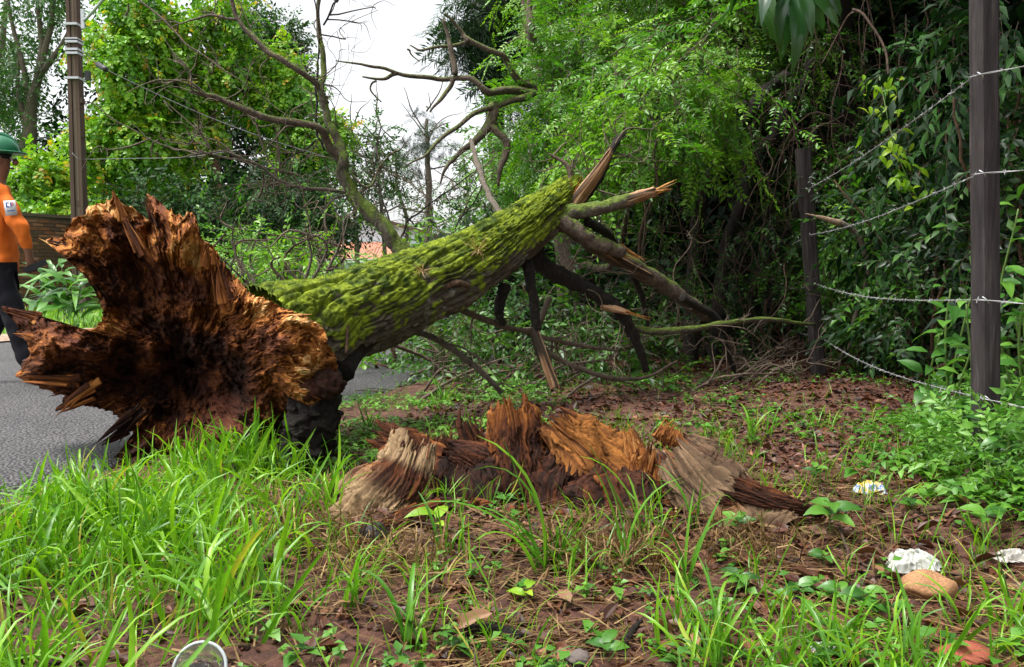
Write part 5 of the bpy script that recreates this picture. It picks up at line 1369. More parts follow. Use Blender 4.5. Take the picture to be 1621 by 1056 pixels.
# ================================================================ leaning half-dead tree behind the trunk
LT = thing('leaning_tree', P(650, 440, 7.0) * [1, 1, 0], 'mossy half-dead tree leaning left behind the trunk with bare limbs', 'tree')
def L2(pts, rr, mat, tw, seed, tl=.5, nm='limb', up=.25): return limb(pts, [q * .64 for q in rr], mat, nm, tw + 4, seed, 10, .08, tl, up, None, LT)
L2([(700, 590, 7.0), (660, 430, 7.0), (612, 372, 7.0), (575, 322, 7.0), (548, 265, 7.0), (532, 215, 7.0), (515, 160, 7.0), (507, 90, 7.0), (505, 30, 7.0), (514, -60, 7.0)], [.11, .105, .1, .09, .075, .055, .042, .033, .026, .02], WM['mossy'], 8, 31, nm='trunk')
L2([(545, 258, 7.0), (520, 220, 6.9), (492, 204, 6.8), (430, 195, 6.7), (370, 170, 6.6), (325, 153, 6.5), (302, 143, 6.5)], [.05, .05, .045, .04, .035, .03, .022], WM['mossy2'], 12, 32)
L2([(304, 143, 6.5), (300, 115, 6.5), (280, 85, 6.5), (262, 55, 6.5)], [.012, .008, .004], WM['grey'], 3, 33, .2)
L2([(518, 165, 7.0), (495, 132, 6.9), (455, 100, 6.8), (410, 70, 6.8), (375, 30, 6.8), (362, -20, 6.8)], [.04, .038, .035, .032, .026, .022], WM['mossy2'], 10, 34)
L2([(378, 32, 6.8), (340, 24, 6.8), (300, 32, 6.8), (258, 45, 6.8)], [.018, .014, .006], WM['grey'], 4, 35, .25)
L2([(392, 135, 6.6), (330, 95, 6.6), (262, 45, 6.6), (190, -5, 6.6), (150, -40, 6.6)], [.006, .009, .01, .011], WM['twig'], 2, 36, .2)
L2([(505, 60, 7.0), (498, 120, 7.0), (504, 190, 7.0), (520, 240, 7.0)], [.012, .014, .016], WM['dark'], 4, 37, .3)
L2([(548, 305, 6.9), (500, 302, 6.8), (440, 287, 6.7), (400, 262, 6.6), (350, 240, 6.5), (290, 250, 6.4)], [.024, .022, .016, .012, .008], WM['grey'], 14, 38, .4)
L2([(480, 300, 6.8), (430, 262, 6.7), (330, 235, 6.6), (250, 222, 6.6), (205, 203, 6.6)], [.012, .01, .008, .004], WM['grey'], 12, 39, .4)
L2([(545, 310, 6.9), (520, 330, 6.8), (515, 360, 6.7), (530, 400, 6.6), (550, 420, 6.6)], [.014, .014, .012, .008], WM['grey'], 5, 40, .3)
L2([(500, 222, 6.9), (460, 245, 6.8), (430, 280, 6.8), (420, 305, 6.8)], [.012, .01, .006], WM['dark'], 8, 41, .35)
L2([(555, 275, 7.0), (585, 300, 7.0), (600, 262, 7.1), (625, 235, 7.1)], [.016, .014, .008], WM['mossy2'], 6, 42, .35)
L2([(620, 390, 7.0), (650, 360, 7.1), (700, 318, 7.2), (760, 268, 7.3)], [.014, .012, .006], WM['dark'], 8, 43, .4)
L2([(512, 40, 7.0), (530, 10, 7.0), (545, -20, 7.0)], [.012, .009, .006], WM['dark'], 6, 44, .35)
L2([(640, 430, 7.0), (610, 330, 7.3), (590, 270, 7.4), (600, 210, 7.5)], [.012, .01, .005], WM['dark'], 9, 45, .4)
L2([(690, 440, 7.2), (720, 360, 7.4), (760, 300, 7.5), (770, 250, 7.6)], [.012, .01, .005], WM['dark'], 9, 46, .4)
L2([(660, 430, 7.2), (680, 350, 7.4), (670, 300, 7.5), (640, 260, 7.6)], [.012, .01, .005], WM['grey'], 9, 47, .4)
aa = Acc()
for x, y in [(330, 240), (420, 265), (470, 295), (520, 300), (560, 330), (690, 350), (680, 390), (500, 360), (700, 365)]:
    scatter(aa, SP['simple'], P(x, y, 6.9), .16, 3, .6, .4, (.6, .15))
o = link('leaf_sprigs', aa.mesh('leaf_sprigs', [LM['bright'], WM['twig']]), LT); o['kind'] = 'stuff'

# bare brush lying behind the root mass
BR = thing('brush_pile', P(420, 440, 6.0) * [1, 1, 0], 'pile of broken bare twigs and leaves behind the root mass', 'brush')
for i in range(16):
    x = rng.uniform(360, 540); y = rng.uniform(385, 450); d0 = rng.uniform(5.2, 6.5)
    limb([(x + rng.normal() * 40, 560, d0 + .2), (x, 470, d0), (x + rng.normal() * 30, y, d0), (x + rng.normal() * 60, y - rng.uniform(10, 60), d0 - .1)], [.014, .011, .008, .004], WM['grey'] if i % 2 else WM['liana'], 'dead_stick', 5, 60 + i, 6, .04, .25, .3, None, BR)
aa = Acc()
for i in range(22):
    scatter(aa, SP['simple'], P(rng.uniform(395, 540), rng.uniform(390, 440), rng.uniform(5.6, 6.6)), .12, 3, .55, .3, (.62, .2))
o = link('leaf_sprigs', aa.mesh('leaf_sprigs', [LM['bright'], WM['twig']]), BR); o['kind'] = 'stuff'
# broken brush on the ground under the trunk end
BR2 = thing('fallen_brush', P(900, 440, 6.0) * [1, 1, 0], 'broken leafy brush lying under the broken limbs', 'brush')
for i in range(26):
    x = rng.uniform(640, 1230); d0 = rng.uniform(5.6, 7.4)
    y0 = 440 + 1120 / d0 - rng.uniform(0, 12)
    a_ = rng.normal() * .7
    limb([(x, y0, d0), (x + 70 * math.cos(a_), y0 - 25 + rng.normal() * 10, d0 + .1), (x + 150 * math.cos(a_), y0 - rng.uniform(10, 90), d0 + .2)], [.012, .009, .004], WM['twig'] if i % 3 else WM['liana'], 'dead_stick', 5, 90 + i, 5, .05, .3, .3, None, BR2)
aa = Acc()
for i in range(46):
    x = rng.uniform(620, 1060); d0 = rng.uniform(6.2, 7.6); y0 = 440 + 1120 / d0
    scatter(aa, SP['simple'], P(x, y0 - rng.uniform(5, 90), d0), .2, 6, .8, .3, (.55, .2))
o = link('leaf_sprigs', aa.mesh('leaf_sprigs', [LM['mid'], WM['twig']]), BR2); o['kind'] = 'stuff'

# ================================================================ STUMP
ST = thing('tree_stump', (.1, 3.0, 0.0), 'splintered rotten stump with pale and orange shards in the grass', 'stump')
def shard(pts, ws, thick, tone_, nm, fr=9.0, jag=.28, k=160, n=76, col2=None, seed=0., amp=.16, orient=None, tonedir=0.0):
    """fibrous broken slab: path of centres, half-widths across the view, thickness ratio"""
    pts = np.asarray([P(*q) for q in pts]); pth = smooth_path(pts, n)
    s_ = np.linspace(0, 1, n)
    w_ = np.interp(s_, np.linspace(0, 1, len(ws)), ws)
    tt = nrm(np.gradient(pth, axis=0))
    hint = np.array([0, -1.0, .25]) if orient is None else np.asarray(orient, float)
    xx = nrm(np.cross(tt, hint)); zz = np.cross(xx, tt)
    a_ = np.linspace(0, 2 * np.pi, k, endpoint=False)
    ca, sa = np.cos(a_), np.sin(a_)
    sup = (np.abs(ca) ** 5 + np.abs(sa) ** 5) ** (-1 / 5) * (1 + .22 * vn(st(ca * 1.3 + seed, sa * 1.3, seed * 3 + 0 * ca)))
    end = 1 - jag * (.5 + .5 * vn(st(ca * 1.5 + seed, sa * 1.5, seed + 0 * ca))) - jag * .8 * np.abs(vn(st(ca * 5 + seed, sa * 5, seed + 0 * ca))) - jag * .6 * np.abs(vn(st(ca * 14 + seed, sa * 14, seed + 0 * ca)))
    Sg = s_[:, None] * end[None]
    wv = .25 * vn(st(ca[None] * 1.5, sa[None] * 1.5, Sg * 4 + seed))
    c2_, s2_ = np.cos(a_[None] + wv), np.sin(a_[None] + wv)
    Q = st(c2_ * fr * .75 + seed, s2_ * fr * .75, Sg * 1.5)
    C0 = np.stack([np.interp(Sg, s_, pth[:, j]) for j in range(3)], -1) + .08 * st(ca[None] + 0 * Sg, 0 * Sg, sa[None] + 0 * Sg)
    f1 = vn(Q); f2 = vn(Q * [2.3, 2.3, 1.6] + 5); f3 = vn(Q * [4.2, 4.2, 2.5] + 9); stp = np.floor(vn(Q * [.35, .35, 1.6] + 3) * 4 + .3 * f3) / 4
    blk3 = np.floor(fbm(C0 * [9, 9, 6] + seed, 3) * 5) / 5
    ff = 1 + amp * (.3 * f1 + .32 * f2 + .34 * f3) + .5 * amp * vn(Q * [7, 7, 4]) * .6 + .30 * blk3 - amp * .6 * np.clip(1 - np.abs(f1 + .3 * f2) * 5, 0, 1) + amp * 1.2 * stp + .18 * fbm(st(ca[None] * 1.2 + 0 * Sg, sa[None] * 1.2 + 0 * Sg, Sg * 2.5) + seed, 3)
    idx = Sg * (n - 1); i0 = np.clip(idx.astype(int), 0, n - 2); fr_ = (idx - i0)[..., None]
    C = pth[i0] * (1 - fr_) + pth[i0 + 1] * fr_
    X_ = xx[i0]; Z_ = zz[i0]; W_ = np.interp(Sg, s_, w_)
    Vs = C + (ca * sup)[None, :, None] * X_ * (W_ * ff)[..., None] + (sa * sup)[None, :, None] * Z_ * (W_ * thick * ff)[..., None]
    cap = []
    ctr = Vs[-1].mean(0) - tt[-1] * .03
    m_ = 6
    for q in range(1, m_ + 1):
        u = q / m_
        cap.append(Vs[-1] * (1 - u) + ctr * u - tt[-1] * .03 * math.sin(u * 3.1) * (1 + f2[-1])[:, None])
    Va = np.concatenate([Vs, np.array(cap)], 0)
    tn = tone_ + .13 * f1 + .17 * f2 + .2 * f3 + tonedir * (s_[:, None] - .5) + .22 * fbm(st(C[..., 0] * 9, C[..., 1] * 9, C[..., 2] * 9) + seed, 3)
    cl = woodcol(tn)
    if col2 is not None:
        g = np.clip(.5 + .4 * f2 + .4 * f3 + .25 * f1, 0, 1)[..., None]
        pale = np.array(col2[0]) * (1 - g) + np.array(col2[1]) * g
        mk = sstep(-.25, .3, fbm(st(C[..., 0] * 6, C[..., 1] * 6, C[..., 2] * 6) + seed, 3) + .25 + .2 * f1)[..., None]
        cl = cl * (1 - mk) + pale * mk
    cl = np.concatenate([cl, np.broadcast_to(woodcol(np.full((m_, k), tone_ - .05) + .2 * f3[-1]), (m_, k, 3))], 0)
    o = link(nm, make_mesh(nm, Va.reshape(-1, 3), grid_faces(k, n + m_, True), WM['col'], None, cl.reshape(-1, 3)), ST)
    for q in range(14 if 'core' not in nm and 'root' not in nm else 4):
        j = rng.integers(k)
        b0 = Vs[-1, j]; g_ = nrm(Vs[-1, j] - Vs[-12, j])
        splinter(b0 - g_ * rng.uniform(.03, .07), b0 + g_ * rng.uniform(.01, .05) + rng.normal(size=3) * .006, rng.uniform(.004, .012), float(np.clip(tone_ + rng.normal() * .15, .08, .8)), o, k=6, n=6)
    fibres(Vs, cl[:n], .15, 1.0, 420, .015, .06, .0012, o, 'wood_fibres', .3)
    return o
PALE = ((.07, .035, .02), (.48, .33, .18)); GREY = ((.03, .018, .012), (.24, .155, .09))
shard([(590, 850, 2.82), (606, 800, 2.84), (640, 745, 2.9), (664, 680, 2.98)], [.12, .13, .098, .066], .5, .3, 'pale_shard', 9, .12, col2=PALE, seed=1., amp=.2)
shard([(840, 790, 3.12), (832, 735, 3.12), (818, 680, 3.14), (806, 612, 3.16)], [.13, .12, .10, .055], .5, .42, 'orange_shard', 10, .2, seed=2., amp=.24)
shard([(985, 780, 3.02), (950, 735, 3.04), (900, 690, 3.08), (848, 640, 3.12)], [.12, .11, .085, .05], .55, .42, 'orange_slab', 10, .2, seed=3., amp=.24, col2=((.05, .017, .007), (.36, .14, .032)))
shard([(826, 815, 2.93), (826, 780, 2.93), (824, 740, 2.95), (822, 692, 2.98)], [.10, .105, .10, .085], .6, .22, 'dark_block', 8, .22, seed=4., amp=.18)
shard([(775, 760, 3.3), (757, 720, 3.32), (742, 685, 3.34), (730, 652, 3.36)], [.05, .06, .05, .03], .6, .3, 'red_shard', 8, .25, 120, 64, seed=5., amp=.2)
shard([(700, 735, 3.35), (660, 715, 3.4), (625, 695, 3.42), (585, 677, 3.45)], [.055, .055, .05, .045], .8, .3, 'broken_root', 8, .15, 120, 64, seed=6., amp=.16)
shard([(820, 780, 3.1), (770, 750, 3.16), (730, 728, 3.2), (690, 712, 3.25)], [.09, .08, .07, .05], .7, .22, 'broken_root', 8, .2, 120, 64, seed=7., amp=.18)
shard([(1185, 875, 2.68), (1140, 810, 2.76), (1090, 750, 2.84), (1050, 690, 2.92)], [.15, .15, .115, .055], .45, .3, 'grey_slab', 9, .16, col2=GREY, seed=8., amp=.2)
shard([(1010, 770, 3.0), (1012, 735, 3.0), (1002, 705, 3.02), (992, 672, 3.04)], [.05, .05, .03, .01], .4, .6, 'upright_splinter', 8, .2, 120, 64, seed=9., amp=.18)
shard([(1040, 800, 2.98), (1030, 765, 2.98), (1030, 735, 3.0), (1035, 700, 3.0)], [.08, .07, .06, .04], .5, .5, 'orange_chip', 8, .25, 120, 64, seed=10., amp=.18)
shard([(930, 790, 3.2), (935, 740, 3.25), (930, 700, 3.28), (920, 660, 3.3)], [.12, .11, .08, .05], .5, .12, 'dark_back_shard', 8, .25, 120, 64, seed=11., amp=.18)
shard([(1300, 812, 2.75), (1250, 802, 2.72), (1200, 790, 2.72), (1140, 765, 2.78)], [.02, .035, .05, .08], .8, .2, 'surface_root', 8, .1, 120, 64, seed=12., amp=.15, orient=(0, -.5, 1))
shard([(700, 800, 2.72), (660, 818, 2.68), (620, 836, 2.64), (585, 846, 2.62)], [.025, .03, .03, .025], .8, .3, 'surface_root', 8, .1, 120, 64, seed=13., amp=.15, orient=(0, -.5, 1))
shard([(880, 830, 2.86), (880, 790, 2.9), (885, 755, 2.95), (900, 720, 3.0)], [.12, .12, .1, .07], .6, .15, 'rotten_core', 8, .3, 120, 64, seed=14., amp=.2)
shard([(740, 830, 2.9), (745, 790, 2.98), (735, 755, 3.05), (740, 715, 3.1)], [.14, .13, .11, .08], .7, .12, 'rotten_core', 8, .3, 120, 64, seed=15., amp=.2)
shard([(985, 830, 2.82), (975, 785, 2.88), (970, 755, 2.92), (968, 715, 2.95)], [.15, .14, .1, .06], .6, .18, 'rotten_core', 8, .3, 120, 64, seed=16., amp=.2)
shard([(560, 840, 3.0), (560, 800, 3.0), (575, 760, 3.05), (590, 725, 3.1)], [.06, .07, .05, .03], .7, .06, 'dark_root', 8, .3, 120, 64, seed=17., amp=.2)
# loose broken chunks
for i, (x, y, d_, r_, tn) in enumerate([(560, 800, 2.95, .05, .12), (660, 850, 2.66, .035, .2), (720, 825, 2.78, .05, .28), (770, 815, 2.82, .045, .18), (905, 815, 2.85, .05, .35), (935, 845, 2.72, .04, .2), (1005, 850, 2.72, .045, .25), (860, 855, 2.66, .035, .3), (790, 860, 2.62, .03, .18), (1060, 690, 3.1, .04, .55), (960, 690, 3.2, .05, .45), (700, 700, 3.4, .04, .3), (640, 720, 3.3, .04, .25), (1085, 870, 2.6, .035, .22), (545, 770, 3.1, .045, .1), (880, 700, 3.2, .05, .5)]):
    a_ = rng.uniform(-60, 60); e_ = r_ / d_ * F_PX
    shard([(x - a_ * .3, y + e_ * .7, d_), (x - a_ * .1, y + e_ * .2, d_), (x + a_ * .1, y - e_ * .3, d_ + .01), (x + a_ * .3, y - e_ * .8, d_ + .02)], [r_ * .8, r_, r_ * .9, r_ * .6], .6, tn, 'wood_chunk', 7, .3, 44, 26, seed=30. + i, amp=.25)
# crumbled chips round the stump
chip = []
for i in range(6):
    V, F = box((0, 0, 0), (1, .45, .3)); V = V * rng.uniform(.6, 1.3, (8, 3)); chip.append((V, F))
chip_me = []
for (V, F) in chip:
    tn = rng.uniform(.1, .6)
    chip_me.append(make_mesh('wood_chip', V, F, WM['col'], None, woodcol(np.full(8, tn) + rng.normal(size=8) * .05), smooth=False))
for i in range(120):
    x = rng.normal() * .42 + .12; y = 2.9 + rng.normal() * .26
    if y < 2.3 or abs(x) > 1.2: continue
    q = nrm(rng.normal(size=3)); Bq = frames(q[None] * [1, 1, .35], np.array([[0, 0, 1.]]))[0]
    link('wood_chip', random.choice(chip_me), ST, M4(Bq, (x, y, float(gz(x, y)) + .012), rng.uniform(.02, .06)))

# ================================================================ PERSON
PX0 = np.array([P(-2, 440, 6.6)[0], 6.6, 0.014])
PE = thing('person', PX0, 'person in orange long-sleeved shirt, black trousers and green hard hat walking', 'person')
YAW = math.radians(28)
RZP = np.array([[math.cos(YAW), -math.sin(YAW), 0], [math.sin(YAW), math.cos(YAW), 0], [0, 0, 1.0]])
def skin_obj(name, nodes, mat, parent, sub=2):
    """nodes: (name, xyz, radius(es), parent name)"""
    idx = {q[0]: i for i, q in enumerate(nodes)}
    me = bpy.data.meshes.new(name)
    me.from_pydata([tuple(float(c) for c in (PX0 + RZP @ np.array(q[1]))) for q in nodes], [(idx[q[3]], i) for i, q in enumerate(nodes) if q[3]], [])
    me.materials.append(mat)
    o = link(name, me, parent)
    m = o.modifiers.new('skin', 'SKIN'); m.use_smooth_shade = True
    for i, q in enumerate(nodes):
        r_ = q[2] if isinstance(q[2], tuple) else (q[2], q[2])
        me.skin_vertices[0].data[i].radius = r_
        me.skin_vertices[0].data[i].use_root = q[3] is None
    s = o.modifiers.new('sub', 'SUBSURF'); s.levels = sub; s.render_levels = sub
    return o
def folds(o, strength, size):
    '''cloth creases'''
    tx = bpy.data.textures.new(o.name + '_creases', 'MARBLE'); tx.noise_scale = size; tx.turbulence = 7.0; tx.noise_depth = 1
    m = o.modifiers.new('creases', 'DISPLACE'); m.texture = tx; m.strength = strength; m.mid_level = .5; m.texture_coords = 'LOCAL'
    return o
skin_m = plain('skin', (0.2, 0.095, 0.055), .5, .4, 0, .1, 30)
nodes = [('pel', (0, 0, .93), .085, None), ('sp', (0, 0, 1.12), .08, 'pel'), ('ch', (0, 0, 1.34), .09, 'sp'), ('nk0', (.01, 0, 1.465), .062, 'ch'), ('nk', (.02, 0, 1.53), .055, 'nk0'), ('jaw', (.045, 0, 1.585), (.068, .062), 'nk'), ('hd', (.035, 0, 1.67), (.095, .078), 'jaw'), ('tp', (.025, 0, 1.745), (.07, .06), 'hd')]
for sd, y, el, wr, hand, kn, an, toe in (('r', -1, (.17, -.265, 1.13), (.205, -.235, .965), (.215, -.215, .9), (.10, -.115, .50), (.19, -.115, .085), (.33, -.13, .035)), ('l', 1, (-.06, .26, 1.14), (.02, .24, .93), (.04, .23, .86), (-.02, .1, .5), (-.22, .1, .1), (-.09, .11, .035))):
    nodes += [(sd + 's', (.015, y * .185, 1.405), .062, 'ch'), (sd + 'e', el, .043, sd + 's'), (sd + 'w', wr, .028, sd + 'e'), (sd + 'p', hand, (.034, .02), sd + 'w')]
    h = np.array(hand); dv = nrm(h - np.array(wr))
    for j, (lat, ln) in enumerate([(-.028, .058), (-.01, .066), (.01, .062), (.028, .05)]):
        b = h + np.array([lat, -.004, 0]) + dv * .03
        k1 = b + dv * ln * .5; k2 = k1 + nrm(dv + np.array([-.25, y * -.9 * -1, .1])) * ln * .5
        nodes += [(sd + 'f%da' % j, tuple(b), .0095, sd + 'p'), (sd + 'f%db' % j, tuple(k1), .009, sd + 'f%da' % j), (sd + 'f%dc' % j, tuple(k2), .0075, sd + 'f%db' % j)]
    th0 = h + np.array([.035, 0, .012]) - dv * .01
    nodes += [(sd + 'ta', tuple(th0), .011, sd + 'p'), (sd + 'tb', tuple(th0 + dv * .04 + [.012, 0, 0]), .0095, sd + 'ta')]
    nodes += [(sd + 'h', (0, y * .1, .88), .085, 'pel'), (sd + 'k', kn, .055, sd + 'h'), (sd + 'a', an, .036, sd + 'k'), (sd + 'o', toe, (.03, .035), sd + 'a')]
skin_obj('body', nodes, skin_m, PE)
shirt_m = plain('orange_shirt', (0.72, 0.16, 0.018), .75, .25, 0, .12, 6)
sn_ = [('pel', (0, 0, .77), (.16, .17), None), ('wst', (0, 0, .92), (.15, .165), 'pel'), ('sp', (0, 0, 1.1), (.145, .165), 'wst'), ('ch', (0, 0, 1.33), (.15, .18), 'sp'), ('nk', (.01, 0, 1.475), .075, 'ch')]
for sd, y, el, wr in (('r', -1, (.17, -.265, 1.13), (.205, -.235, .975)), ('l', 1, (-.06, .26, 1.14), (.015, .24, .95))):
    sn_ += [(sd + 's', (.015, y * .195, 1.40), .085, 'ch'), (sd + 'm', tuple((np.array((.015, y * .195, 1.40)) + el) / 2), .07, sd + 's'), (sd + 'e', el, .06, sd + 'm'), (sd + 'w', wr, .046, sd + 'e')]
folds(skin_obj('shirt', sn_, shirt_m, PE, 4), .02, .15)
trous_m = plain('black_trousers', (0.014, 0.014, 0.018), .8, .2, 0, .2, 8)
tn_ = [('pel', (0, 0, .90), (.13, .155), None)]
for sd, y, kn, an in (('r', -1, (.10, -.115, .50), (.19, -.115, .1)), ('l', 1, (-.02, .1, .5), (-.22, .1, .11))):
    tn_ += [(sd + 'h', (0, y * .095, .80), .105, 'pel'), (sd + 'k', kn, .085, sd + 'h'), (sd + 'a', an, .075, sd + 'k')]
folds(skin_obj('trousers', tn_, trous_m, PE, 4), .012, .14)
shoe_m = plain('dark_shoe', (0.03, 0.028, 0.03), .5, .4, 0, .2, 8)
for ax, y, tx, z in ((.17, -.115, .36, .0), (-.24, .1, -.05, .0)):
    o = skin_obj('shoe', [('a', (ax - .04, y, .05 + z), (.045, .05), None), ('b', (ax + .07, y, .05 + z), (.046, .05), 'a'), ('c', (tx - .03, y, .038), (.036, .045), 'b')], shoe_m, PE)
def ellipsoid(c, r_, b0=0.0, b1=math.pi, seg=28, rows=16):
    a_ = np.linspace(0, 2 * np.pi, seg, endpoint=False); b_ = np.linspace(b0 + .001, b1 - .001, rows)
    A, Bq = np.meshgrid(a_, b_)
    q = st(np.sin(Bq) * np.cos(A), np.sin(Bq) * np.sin(A), np.cos(Bq))
    return (q * np.asarray(r_)).reshape(-1, 3) + np.asarray(c), grid_faces(seg, rows, True)
def pp(name, V, F, mat, parent=None): return link(name, make_mesh(name, np.asarray(V) @ RZP.T + PX0, F, mat), parent or PE)
hair_m = plain('dark_hair', (0.012, 0.01, 0.009), .6, .3, 0, .2, 60)
pp('hair', *ellipsoid((.012, 0, 1.68), (.102, .088, .095), 0, 1.75), hair_m)
green_m = plain('green_helmet', (0.01, 0.13, 0.055), .3, .5, 0, .08, 4)
hel = pp('hard_hat', *ellipsoid((.03, 0, 1.715), (.142, .118, .125), 0, 1.62), green_m)
V, F = ellipsoid((.045, 0, 1.712), (.175, .135, .016)); pp('brim', V, F, green_m, hel)
V, F = tube_tris([(-.105, 0, 1.74), (-.06, 0, 1.815), (.03, 0, 1.846), (.11, 0, 1.815), (.165, 0, 1.74)], [.016, .02, .02, .016], n=20, k=8); pp('ridge', V, F, green_m, hel)
for y in (-.084, .084): pp('ear', *ellipsoid((.03, y, 1.652), (.022, .012, .034)), skin_m)
pp('nose', *ellipsoid((.135, 0, 1.645), (.022, .014, .024)), skin_m)
pp('mouth', *ellipsoid((.112, 0, 1.60), (.014, .026, .009)), plain('lips', (.16, .055, .04), .5))
eye_m = plain('eye', (.5, .48, .45), .3)
for y in (-.032, .032): pp('eye', *ellipsoid((.112, y, 1.672), (.014, .016, .012)), eye_m)
# sleeve badge: white patch, blue and red letters
def quadp(name, c, w, h, mat, ydep, parent=None):
    c = np.asarray(c, float)
    V = np.array([[-w, 0, -h], [w, 0, -h], [w, 0, h], [-w, 0, h]]) * .5
    yaw = math.radians(5)
    Rz = np.array([[math.cos(yaw), -math.sin(yaw), 0], [math.sin(yaw), math.cos(yaw), 0], [0, 0, 1]])
    Rt = np.array([[1, 0, -.12], [0, 1, 0], [.12, 0, 1]])
    V = (V + [0, 0, 0]) @ Rt.T @ Rz.T
    return V + c
white_m = plain('white_patch', (.8, .8, .8), .7, .3, 0, .04, 5); blue_m = plain('badge_blue', (.03, .1, .45), .6); red_m = plain('badge_red', (.6, .03, .03), .6)
bc = np.array([.10, -.325, 1.285])
bd = Acc(); Vb = quadp('b', bc, .075, .105, None, 0); Vb2 = np.concatenate([Vb, Vb + [0, .012, 0]])
badge = pp('badge', Vb2, np.array([[0, 1, 2, 3], [7, 6, 5, 4], [0, 4, 5, 1], [1, 5, 6, 2], [2, 6, 7, 3], [3, 7, 4, 0]]), white_m)
for (ox, oz, w, h, m_) in [(-.022, .022, .008, .034, blue_m), (-.014, .036, .02, .008, blue_m), (-.014, .008, .02, .008, blue_m), (.006, .022, .008, .034, blue_m), (.014, .034, .014, .008, red_m), (.02, .026, .007, .012, red_m), (.014, .02, .014, .007, red_m), (0, -.02, .05, .006, blue_m)]:
    V = quadp('l', bc + np.array([ox - .0 + .12 * -oz, -.004 + ox * .087, oz + .12 * ox]), w, h, None, 0)
    pp('badge_mark', V, np.array([[0, 1, 2, 3]]), m_, badge)
dv_ = thing('handheld_tool', PX0 + RZP @ np.array([.24, -.22, .88]), 'small black tool held in the orange-shirted person’s hand'.replace('’', "'"), 'tool')
V, F = box((0, 0, 0), (.15, .035, .045)); Bt = np.array([[math.cos(.45), 0, -math.sin(.45)], [0, 1, 0], [math.sin(.45), 0, math.cos(.45)]])
link('tool_body', make_mesh('tool_body', (V @ Bt.T + [.25, -.225, .875]) @ RZP.T + PX0, F, blk, smooth=False), dv_)
V, F = box((0, 0, 0), (.05, .042, .03)); link('tool_grip', make_mesh('tool_grip', (V @ Bt.T + [.19, -.225, .848]) @ RZP.T + PX0, F, blk, smooth=False), dv_)

# ================================================================ GROUND COVER
def gpts(n, x0, x1, y0, y1, keep):
    x = rng.uniform(x0, x1, n); y = rng.uniform(y0, y1, n)
    k = rng.random(n) < keep(x, y)
    x, y = x[k], y[k]
    return st(x, y, gz(x, y))
def offroad(x, y): return sstep(.12, -.06, road_s(x, y) + road_edge(x, y))
# broad grass on the left
BL = [blade_T(1, w_, b_, 6) for w_ in (.034, .048) for b_ in (.4, .9, 1.5, 2.1, 2.6)]
def left_keep(x, y):
    cupclear = 1 - np.exp(-(((x + .72 * (y / 2.0)) / .2) ** 2 + ((y - 1.62) / .34) ** 2) * 1.1)
    xb = -.52 - .16 * (y - 1.8) + .22 * fbm(st(x * 3, y * 3, 5.0), 2)
    return cupclear * sstep(-.12, -.36, road_s(x, y)) * np.clip(sstep(.16, -.1, x - xb), 0.0, 1) * (.25 + .75 * sstep(-.3, .25, fbm(st(x * 2.6, y * 2.6, 2.0), 3)))
cl = gpts(430, -2.5, .1, 1.25, 3.55, left_keep)
pts = np.repeat(cl, 13, 0) + np.concatenate([rng.normal(size=(len(cl) * 13, 2)) * .035, np.full((len(cl) * 13, 1), -.015)], 1)
acc = Acc(); grass_field(acc, pts, BL, (.262) * (.62 + .38 * sstep(-.15, -.7, road_s(pts[:, 0], pts[:, 1]))), .4, (.5, .19))
cl2 = gpts(900, -2.5, .1, 1.25, 3.7, lambda x, y: left_keep(x, y) * .8)
pts = np.repeat(cl2, 6, 0) + np.concatenate([rng.normal(size=(len(cl2) * 6, 2)) * .05, np.full((len(cl2) * 6, 1), -.01)], 1)
grass_field(acc, pts, BL[:6], .17, .5, (.55, .26))
tag(link('tall_grass', acc.mesh('tall_grass', LM['grass'])), 'lush broad-bladed grass covering the left foreground', 'grass', None, 'stuff')
# thin short grass scattered over the verge
BF = [blade_T(1, .03, b_, 4) for b_ in (.4, .9, 1.5, 2.0)]
acc = Acc()
def thin_keep(x, y):
    f = sstep(-.05, .35, fbm(st(x * 1.7, y * 1.7, 4.0), 3))
    cc = 1 - np.exp(-(((x + .36 * y) / .2) ** 2 + ((y - 1.62) / .34) ** 2))
    return cc * offroad(x, y) * (f * .9 + .12) * (1 - .55 * sstep(.5, 1.4, x))
grass_field(acc, gpts(9500, -1.6, 3.0, 1.3, 6.2, thin_keep), BF, .085, .5, (.55, .2))
cl3 = gpts(260, -1.0, 2.6, 1.35, 4.6, lambda x, y: offroad(x, y) * .75)
pts = np.repeat(cl3, 9, 0) + np.concatenate([rng.normal(size=(len(cl3) * 9, 2)) * .03, np.full((len(cl3) * 9, 1), -.008)], 1)
grass_field(acc, pts, BF, .15, .45, (.55, .2))
cl3 = gpts(110, .3, 1.9, 1.25, 2.0, lambda x, y: .75 + 0 * x)
pts = np.repeat(cl3, 8, 0) + np.concatenate([rng.normal(size=(len(cl3) * 8, 2)) * .03, np.full((len(cl3) * 8, 1), -.008)], 1)
grass_field(acc, pts, BL[2:8], .17, .45, (.5, .2))
tag(link('thin_grass', acc.mesh('thin_grass', LM['grass'])), 'thin short grass scattered over the red soil', 'grass', None, 'stuff')
